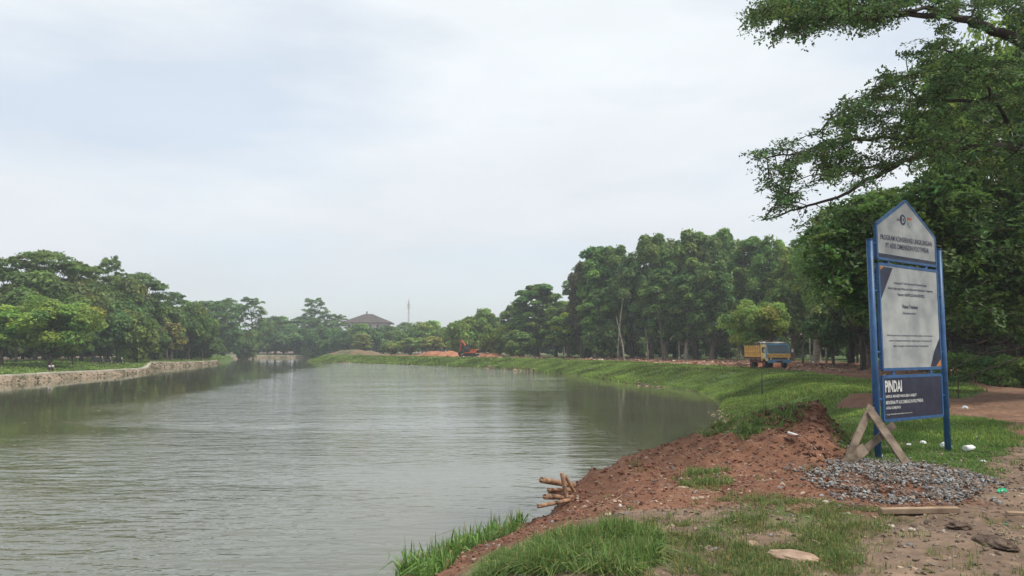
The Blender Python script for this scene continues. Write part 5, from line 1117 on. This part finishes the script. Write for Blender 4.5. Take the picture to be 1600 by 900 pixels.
for s_ in (-1, 1):
    m_ = MB(); m_.prism([(-.40, .84), (-.40, 1.25), (-.55, 1.80), (-1.28, 1.84), (-1.28, .84)], s_*(hw+.002), s_*(hw+.02)); dr_ = m_.build('door', M_tc, tk)
    m_ = MB(); m_.prism([(-.50, 1.30), (-.62, 1.75), (-1.2, 1.78), (-1.2, 1.30)], s_*(hw+.021), s_*(hw+.03)); m_.build('window', M_glass, dr_)
    m_ = MB(); m_.prism([(-.40, .84), (-.40, 1.25), (-.55, 1.80), (-.50, 1.86), (-.36, 1.75), (-.12, 1.22), (-.12, .84)], s_*(hw+.003), s_*(hw+.017)); m_.build('corner_stripe', M_tb, tk)
    m_ = MB(); m_.box((-1.15, s_*hw+(.021 if s_ > 0 else -.04), 1.12), (-1.0, s_*hw+(.04 if s_ > 0 else -.021), 1.15)); m_.build('handle', M_black, dr_)
    m_ = MB(); m_.bar((-.30, s_*hw, 1.62), (-.12, s_*(hw+.22), 1.55), .02, .02); mi_ = m_.build('mirror', M_black, tk); m_ = MB(); m_.box((-.16, s_*(hw+.22)-.07, 1.35), (-.11, s_*(hw+.22)+.07, 1.62)); m_.build('mirror_glass', M_lamp, mi_)
for s_ in (-1, 1): m_ = MB(); m_.box((-4.9, s_*.42-.05, .55), (-.3, s_*.42+.05, .74)); m_.build('chassis_rail', M_tm, tk)
m_ = MB(); m_.box((-5.0, -hw, .82), (-1.62, hw, .94)); m_.build('bed_floor', M_tm, tk)
for s_ in (-1, 1):
    for z_ in (.50, .66): m_ = MB(); m_.box((-3.25, s_*(hw-.03)-.02, z_), (-1.55, s_*(hw-.03)+.02, z_+.06)); m_.build('side_guard', M_tm, tk)
    m_ = MB(); m_.prism([(-4.35, .84), (-4.2, .96), (-3.3, .96), (-3.15, .84)], s_*(hw-.42), s_*(hw+.01)); m_.build('mudguard', M_tm, tk)
    m_ = MB(); m_.box((-5.0, s_*hw-.02, .945), (-1.62, s_*hw+.02, 1.86)); sw = m_.build('bed_side', M_ty, tk)
    for k in range(9): x_ = -4.95+k*.40; m_ = MB(); m_.box((x_, min(s_*(hw+.021), s_*(hw+.08)), .95), (x_+.09, max(s_*(hw+.021), s_*(hw+.08)), 1.84)); m_.build('rib', M_ty, sw)
    for z_ in (.95, 1.36, 1.82): m_ = MB(); m_.box((-5.02, min(s_*(hw+.021), s_*(hw+.088)), z_), (-1.6, max(s_*(hw+.021), s_*(hw+.088)), z_+.07)); m_.build('rail', M_ty, sw)
m_ = MB(); m_.box((-1.62, -hw, .945), (-1.56, hw, 2.06)); m_.build('headboard', M_ty, tk); m_ = MB(); m_.box((-5.04, -hw+.01, .945), (-4.98, hw-.01, 1.80)); m_.build('tailgate', M_ty, tk)
m_ = MB(); m_.tube([(-2.3, -.75, .62), (-1.75, -.75, .62)], .17, 12); m_.build('fuel_tank', M_black, tk)
M_sheet = noise_mat('pale_sheet', (.36, .33, .28), (.56, .52, .45), 5, .8, 5, .3, .02)
mw = Matrix.Rotation(fw + math.radians(23), 4, 'Z'); to = Vector(tk.location)
def on_truck(v_): return to + mw @ Vector(v_)
m_ = MB(); rl = random.Random(2); nb = 13; Vs_ = []
for i in range(nb):
    for j in range(5): Vs_.append((-2.2+i*.15, -.85+j*.42, 2.13+.035*math.sin(i*1.3+j)+rl.uniform(-.02, .02)+(.05 if i < 4 else 0)))
Vs_ += [(a, b_, c_-.06) for a, b_, c_ in Vs_]; n_ = nb*5; F_ = []
for i in range(nb-1):
    for j in range(4): q_ = i*5+j; F_ += [(q_, q_+1, q_+6, q_+5), (q_+n_+5, q_+n_+6, q_+n_+1, q_+n_)]
edge_ = [i*5 for i in range(nb)] + [(nb-1)*5+j for j in range(1, 5)] + [i*5+4 for i in range(nb-2, -1, -1)] + [3, 2, 1]
for a, b_ in zip(edge_, edge_[1:]+edge_[:1]): F_.append((a, b_, b_+n_, a+n_))
m_.add(Vs_, F_); link('tarpaulin', m_.mesh('tarpaulin', M_sheet, True), None, 'pale rolled sheet lying over the truck cab roof', 'tarpaulin', None, None, to, (0, 0, fw+math.radians(23)))
for k in range(9):
    z_ = 1.80+.13*(k % 3); y_ = -.65+.62*(k//3)+rl.uniform(-.1, .1); m_ = MB(); m_.tube([(-4.6+rl.uniform(0, 1.6), y_, z_), (-3.0, y_+rl.uniform(-.1, .1), z_+.08), (-1.75+rl.uniform(-.2, .1), y_, z_+.18+.04*(k % 3))], [.10, .085, .07], 8)
    link('cut_log', m_.mesh('cut_log', M_bark, True), None, 'brown cut log among those heaped on the truck bed behind its cab', 'log', 'logs loaded on the truck', None, to, (0, 0, fw+math.radians(23)))

# ------------------------------------------------------------------ excavator
M_ex = noise_mat('excavator_orange', (.50, .10, .035), (.64, .17, .07), 3, .5, 5, .1)
ex, ey = (736-800)/1155*142, 142.0
e = thing('excavator', 'orange excavator with raised folded arm beside the orange earth heap', 'excavator', (ex, ey, H(ex, ey)), math.pi - .35)
for s_ in (-1, 1):
    m_ = MB(); m_.prism([(-1.35, .12), (-1.2, 0), (1.2, 0), (1.35, .12), (1.4, .35), (1.2, .62), (-1.2, .62), (-1.4, .35)], s_*.62, s_*1.02); m_.build('track', M_tyre, e, bevel=.02)
m_ = MB(); m_.box((-.7, -.6, .35), (.7, .6, .75)); m_.build('undercarriage', M_black, e)
m_ = MB(); m_.prism([(-1.5, .78), (-1.55, 1.35), (-1.3, 1.5), (.2, 1.5), (.2, .95), (1.0, .95), (1.0, .78)], -.95, .95); bd = m_.build('body', M_ex, e, bevel=.03)
m_ = MB(); m_.prism([(-1.62, .85), (-1.75, 1.0), (-1.75, 1.35), (-1.56, 1.45)], -.9, .9); m_.build('counterweight', M_black, bd, bevel=.02)
m_ = MB(); m_.prism([(-.2, .96), (-.2, 2.25), (-.05, 2.33), (.75, 2.28), (1.02, 1.5), (1.02, .96)], .18, .95); ca = m_.build('cab', M_black, e, bevel=.03)
m_ = MB(); m_.prism([(-.08, 1.4), (-.08, 2.15), (.68, 2.12), (.9, 1.45)], .951, .965); m_.build('window', M_glass, ca)
m_ = MB(); m_.bar((.8, -.1, 1.1), (1.35, -.1, 2.5), .26, .34, (0, 1, 0)); m_.bar((1.33, -.1, 2.45), (2.05, -.1, 3.25), .25, .30, (0, 1, 0)); m_.build('boom', M_ex, e)
m_ = MB(); m_.bar((1.98, -.1, 3.4), (2.35, -.1, 1.05), .20, .26, (0, 1, 0)); m_.build('stick', M_ex, e)
m_ = MB(); m_.bar((.95, -.1, 1.9), (1.9, -.1, 2.9), .09, .09, (0, 1, 0)); m_.build('hydraulic_ram', M_black, e)
m_ = MB(); m_.prism([(2.15, 1.15), (2.5, 1.05), (2.55, .5), (2.2, .1), (1.75, .15), (1.95, .35), (2.2, .55)], -.5, .3); m_.build('bucket', M_black, e)
# ------------------------------------------------------------------ heaps of earth
M_heap = noise_mat('orange_earth', (.22, .085, .045), (.42, .19, .11), .9, .95, 8, .8, .06); M_heap2 = noise_mat('grassy_earth', (.055, .09, .03), (.19, .125, .08), .45, .95, 8, .7, .06, c3=(.16, .12, .07))
def heap(px, D, rx, ry, hz, mat, label, seed):
    x = (px-800)/1155*D; z = H(x, D); n = 34; a = np.linspace(-1, 1, n); A, B = np.meshgrid(a, a); rr_ = np.hypot(A, B)
    hh = hz*np.clip(1-rr_**2, -.2, 1)**1.0*(1+1.1*fbm(A*2.3+seed*5, B*2.3, 4, seed)) - .15
    V_ = np.stack([A*rx, B*ry, hh], -1).reshape(-1, 3); i_ = (np.arange(n-1)[:, None]*n+np.arange(n-1)[None]).ravel()
    link('earth_heap', mk_mesh('earth_heap', V_, np.stack([i_, i_+1, i_+n+1, i_+n], -1), mat, None, True), None, label, 'earth heap', None, None, (x, D, z))
heap(556, 180, 8.5, 5, 1.5, M_heap2, 'low grassy spoil heap of bare earth below the big roof', 3)
heap(690, 150, 5.6, 3.5, 1.35, M_heap, 'long low heap of orange earth left of the excavator', 4)
heap(764, 146, 4.0, 3, 1.1, M_heap, 'small heap of orange earth right of the excavator', 5)
heap(1205, 68, 2.6, 1.6, .8, M_heap, 'low earth heap behind the truck', 6)
# ------------------------------------------------------------------ arched lamp posts
M_polel = noise_mat('pale_lamp_paint', (.34, .30, .23), (.52, .47, .38), 5, .6, 4, .05)
def lamp(px, py_b, top, D, side, label, rad=1.25):
    M_pole = M_barkd if D < 50 else M_polel  # post behind the hedge coloured dark, its shade painted in
    x = (px-800)/1155*D; z = H(x, D); hp = P(px, top, D)[2]-z; t_ = thing('lamp_post', label, 'lamp post', (x, D, z), .25, 'arched lamp posts along the right wood')
    m_ = MB(); m_.tube([(0, 0, -.2), (0, 0, hp-.25)], [.075, .055], 10); m_.build('pole', M_pole, t_, True); m_ = MB(); m_.tube([(0, 0, 0), (0, 0, .35)], .12, 10); m_.build('base', M_pole, t_, True)
    m_ = MB(); m_.tube([(side*(rad/2 - rad/2*math.cos(a)), 0, hp-.3+rad*.42*math.sin(a)) for a in np.linspace(0, math.pi*.9, 12)], .042, 8); m_.build('arched_arm', M_pole, t_, True)
    ex_ = side*(rad/2-rad/2*math.cos(math.pi*.9)); m_ = MB(); m_.tube([(ex_, 0, hp-.30+rad*.13), (ex_, 0, hp-.42+rad*.13)], [.05, .14], 12); m_.build('lamp_shade', M_pole, t_, True)
    m_ = MB(); m_.tube([(0, 0, hp-.28), (0, 0, hp-.1)], [.09, .06], 10); m_.build('finial', M_white if D > 50 else M_barkd, t_, True)
lamp(1060, 563, 528, 100, -1, 'arched lamp post standing alone in front of the middle of the right wood')
lamp(1264, 565, 519, 74, -1, 'arched lamp post just right of the truck', 1.0)
lamp(1582, 560, 493, 40, -1, 'arched lamp post in the shade behind the hedge', .85)
# ------------------------------------------------------------------ building and mast behind the trees
M_roof = noise_mat('brown_roof_tiles', (.065, .048, .046), (.10, .075, .07), .6, .85, 6, .3, .05); M_ww = noise_mat('pale_wall', (.50, .46, .42), (.62, .58, .53), .5, .9, 5, .1)
bx, by = (576-800)/1155*345, 345.0
bl = thing('hipped_roof_building', 'large pale building with a broad dark brown hipped roof above the far trees', 'building', (bx, by, 1.2), .1)
ze = P(576, 504.5, 345)[2]-1.2; zr = P(576, 490.5, 345)[2]-1.2
m_ = MB(); m_.box((-9.6, -7, 0), (9.6, 7, ze-.05)); wl_ = m_.build('wall', M_ww, bl)
m_ = MB(); V_ = [(-11.5, -9, ze), (11.5, -9, ze), (11.5, 9, ze), (-11.5, 9, ze), (-1.6, 0, zr), (1.6, 0, zr), (-11.5, -9, ze-.5), (11.5, -9, ze-.5), (11.5, 9, ze-.5), (-11.5, 9, ze-.5)]
m_.add(V_, [(0, 1, 5, 4), (1, 2, 5), (2, 3, 4, 5), (3, 0, 4), (0, 6, 7, 1), (1, 7, 8, 2), (2, 8, 9, 3), (3, 9, 6, 0), (9, 8, 7, 6)]); rf = m_.build('roof', M_roof, bl)
for k in range(5): m_ = MB(); m_.bar((-11.4+k*1.98+.2, -8.9+k*1.77, ze+.06+(zr-ze)*k/5), (11.4-k*1.98-.2, -8.9+k*1.77, ze+.06+(zr-ze)*k/5), .08, .08); m_.build('tile_course', M_roof, rf)
m_ = MB(); m_.tube([(-.8, 0, zr-.2), (-.8, 0, zr+1.2)], .3, 8); m_.build('roof_vent', M_roof, rf)
for k in range(6): x_ = -8+k*3.2; m_ = MB(); m_.box((x_-.6, -7.06, ze-2.8), (x_+.6, -7.005, ze-1.0)); m_.build('window', M_glass, wl_)
mx_, my_ = (638.5-800)/1155*330, 330.0; zt = P(638, 464, 330)[2]
ms_ = thing('radio_mast', 'slender lattice radio mast rising above the far trees', 'mast', (mx_, my_, 1.2)); hm_ = zt-1.2
for k in range(3):
    a = k*2.094; m_ = MB(); m_.tube([(.42*math.cos(a), .42*math.sin(a), 0), (.28*math.cos(a), .28*math.sin(a), hm_-1.5)], .06, 5); m_.build('leg', M_tm if k else M_conc, ms_)
m_ = MB()
for k in range(26):
    z_ = k*(hm_-1.5)/26; rr_ = .42-.14*k/26
    for j in range(3): a, c_ = j*2.094+(k % 2)*0, (j+1)*2.094; m_.tube([(rr_*math.cos(a), rr_*math.sin(a), z_), (rr_*math.cos(c_), rr_*math.sin(c_), z_+(hm_-1.5)/26)], .03, 4, False)
m_.build('lattice', M_conc, ms_, kind='stuff'); m_ = MB(); m_.tube([(0, 0, hm_-1.6), (0, 0, hm_)], .06, 6); m_.build('antenna', M_conc, ms_)
for z_ in (hm_-4, hm_-5.2): m_ = MB(); m_.box((-.6, -.3, z_), (.6, -.15, z_+.9)); m_.build('panel_antenna', M_ww, ms_)

# ------------------------------------------------------------------ motorcycles in the shade and the seated person
M_mot = noise_mat('dark_paint', (.02, .02, .03), (.06, .05, .06), 4, .35, 4, 0)
def motorcycle(px, D, rz, label):
    x = (px-800)/1155*D; t_ = thing('motorcycle', label, 'motorcycle', (x, D, H(x, D)), rz, 'motorcycles parked in the shade on the left bank')
    for x_ in (-.62, .62):
        m_ = MB(); pts = [(x_+.27*math.cos(a), 0, .29+.27*math.sin(a)) for a in np.linspace(0, 2*math.pi, 19)]; m_.tube(pts, .045, 6, False); w_ = m_.build('wheel', M_tyre, t_, True)
        m_ = MB(); [m_.bar((x_, 0, .29), (x_+.25*math.cos(a), 0, .29+.25*math.sin(a)), .012, .012) for a in np.linspace(0, 6.283, 7)[:-1]]; m_.build('spokes', M_conc, w_)
    m_ = MB(); m_.prism([(-.55, .42), (-.62, .62), (-.3, .66), (.05, .62), (.22, .85), (.38, .80), (.30, .45), (.1, .28), (-.2, .28)], -.11, .11); m_.build('body', M_mot, t_, bevel=.03)
    m_ = MB(); m_.prism([(-.68, .66), (-.65, .76), (-.2, .78), (.05, .68), (0, .63)], -.12, .12); m_.build('seat', M_black, t_, bevel=.02)
    m_ = MB(); m_.tube([(.62, 0, .29), (.36, 0, .95)], .03, 6); m_.build('fork', M_conc, t_); m_ = MB(); m_.tube([(.28, -.33, 1.02), (.36, 0, .95), (.28, .33, 1.02)], .018, 6); m_.build('handlebar', M_black, t_)
    m_ = MB(); m_.tube([(.40, 0, .86), (.46, 0, .86)], .075, 10); m_.build('headlight', M_lamp, t_)
motorcycle(157, 98, .3, 'leftmost parked motorcycle in the deep shade right of the round lawn tree')
motorcycle(170, 98.5, .5, 'middle parked motorcycle in the deep shade right of the round lawn tree')
motorcycle(189, 99, -.2, 'rightmost parked motorcycle in the deep shade near the end of the left lawn')
def skin(name, verts, edges, radii, mat, parent, root=0, sub=1):
    me = bpy.data.meshes.new(name); me.from_pydata(verts, edges, []); o_ = bpy.data.objects.new(name, me); COL.objects.link(o_)
    s_ = o_.modifiers.new('s', 'SKIN'); s_.use_smooth_shade = True
    for i, r_ in enumerate(radii): me.skin_vertices[0].data[i].radius = (r_, r_)
    me.skin_vertices[0].data[root].use_root = True
    m_ = o_.modifiers.new('d', 'SUBSURF'); m_.levels = sub; m_.render_levels = sub
    bpy.context.view_layer.update(); dg = bpy.context.evaluated_depsgraph_get(); m2 = bpy.data.meshes.new_from_object(o_.evaluated_get(dg)); bpy.data.objects.remove(o_)
    m2.name = name; m2.materials.clear(); m2.materials.append(mat); return link(name, m2, parent)
M_skin = noise_mat('skin', (.22, .11, .065), (.28, .15, .09), 10, .6, 3, 0); M_shirt = noise_mat('pale_shirt', (.55, .56, .58), (.7, .7, .72), 8, .9, 4, .2, .01); M_hair = noise_mat('black_hair', (.01, .009, .008), (.025, .02, .018), 20, .7, 3, .1)
pxw, pyw = (84.5-800)/1155*75.0, 75.0
pe = thing('person', 'person in a pale shirt sitting on the lawn against the tree trunk', 'person', (pxw, pyw, H(pxw, pyw)), .2)
vt = [(0, 0, .12), (0, 0, .34), (0, -.02, .52), (0, -.03, .60), (0, -.04, .66), (0, -.06, .76), (0, -.06, .82),
      (-.11, -.02, .12), (-.15, -.42, .46), (-.14, -.55, .06), (-.14, -.70, .04), (.11, -.02, .12), (.15, -.40, .48), (.14, -.50, .06), (.14, -.65, .04),
      (-.19, -.02, .52), (-.25, -.12, .30), (-.14, -.36, .40), (-.12, -.44, .43), (.19, -.02, .52), (.25, -.12, .30), (.14, -.34, .42), (.12, -.42, .46)]
eg = [(0, 1), (1, 2), (2, 3), (3, 4), (4, 5), (5, 6), (0, 7), (7, 8), (8, 9), (9, 10), (0, 11), (11, 12), (12, 13), (13, 14), (2, 15), (15, 16), (16, 17), (17, 18), (2, 19), (19, 20), (20, 21), (21, 22)]
rd_ = [.14, .13, .12, .06, .055, .095, .07, .09, .065, .045, .04, .09, .065, .045, .04, .06, .045, .035, .035, .06, .045, .035, .035]
skin('body', vt, eg, rd_, M_skin, pe)
sh_v = [vt[i] for i in (0, 1, 2, 15, 16, 19, 20)]; skin('shirt', [(0, 0, .16), (0, 0, .34), (0, -.02, .53), (-.19, -.02, .52), (-.235, -.08, .40), (.19, -.02, .52), (.235, -.08, .40)], [(0, 1), (1, 2), (2, 3), (3, 4), (2, 5), (5, 6)], [.165, .155, .14, .08, .065, .08, .065], M_shirt, pe)
skin('trousers', [(0, 0, .11), (-.11, -.02, .12), (-.15, -.42, .465), (-.14, -.54, .14), (.11, -.02, .12), (.15, -.40, .485), (.14, -.49, .14)], [(0, 1), (1, 2), (2, 3), (0, 4), (4, 5), (5, 6)], [.15, .105, .08, .062, .105, .08, .062], M_mot, pe)
bm = bmesh.new(); bmesh.ops.create_icosphere(bm, subdivisions=2, radius=1)
for v_ in bm.verts: v_.co = Vector((v_.co.x*.088, v_.co.y*.10-.04, max(v_.co.z, -.3)*.10+.83)) if v_.co.y > -.75 or v_.co.z > .3 else Vector((v_.co.x*.08, v_.co.y*.08-.04, v_.co.z*.06+.84))
me = bpy.data.meshes.new('hair'); bm.to_mesh(me); bm.free(); me.materials.append(M_hair); link('hair', me, pe)

# small pale leaves and foam flecks drifting on the left of the lake
rf_ = np.random.default_rng(3); q = np.stack([rf_.uniform(-60, 2, 900), rf_.uniform(22, 120, 900)], -1); h_, s_, _ = terrain(q[:, 0], q[:, 1], False); q = q[(s_ < -1) & (q[:, 0] < -q[:, 1]*.30)][:170]
Vf, Ff = leaf_quads(np.c_[q, np.full(len(q), .012)], np.tile([0, 0, 1.0], (len(q), 1)), (.05+.09*rf_.random(len(q)))*np.clip(q[:, 1]/50, .6, 1.4), rf_, .6)
link('floating_leaves', mk_mesh('floating_leaves', Vf, Ff, M_sheet), None, 'small pale leaves and flecks drifting on the dark left part of the lake', 'floating leaves', None, 'stuff')

# ------------------------------------------------------------------ haze
hm = bpy.data.materials.new('haze'); hm.use_nodes = True; t = hm.node_tree; t.nodes.clear(); out = N(t, 'ShaderNodeOutputMaterial'); pv = N(t, 'ShaderNodeVolumePrincipled')
pv.inputs['Color'].default_value = (.90, .96, 1.0, 1); pv.inputs['Density'].default_value = 0.0008; pv.inputs['Anisotropy'].default_value = 0.2
t.links.new(pv.outputs[0], out.inputs['Volume'])
m_ = MB(); m_.box((-1600, -450, -2.5), (1600, 1600, 36)); me = m_.mesh('haze', hm); link('haze', me, None, 'thin pale haze over the lake', None, None, 'stuff')
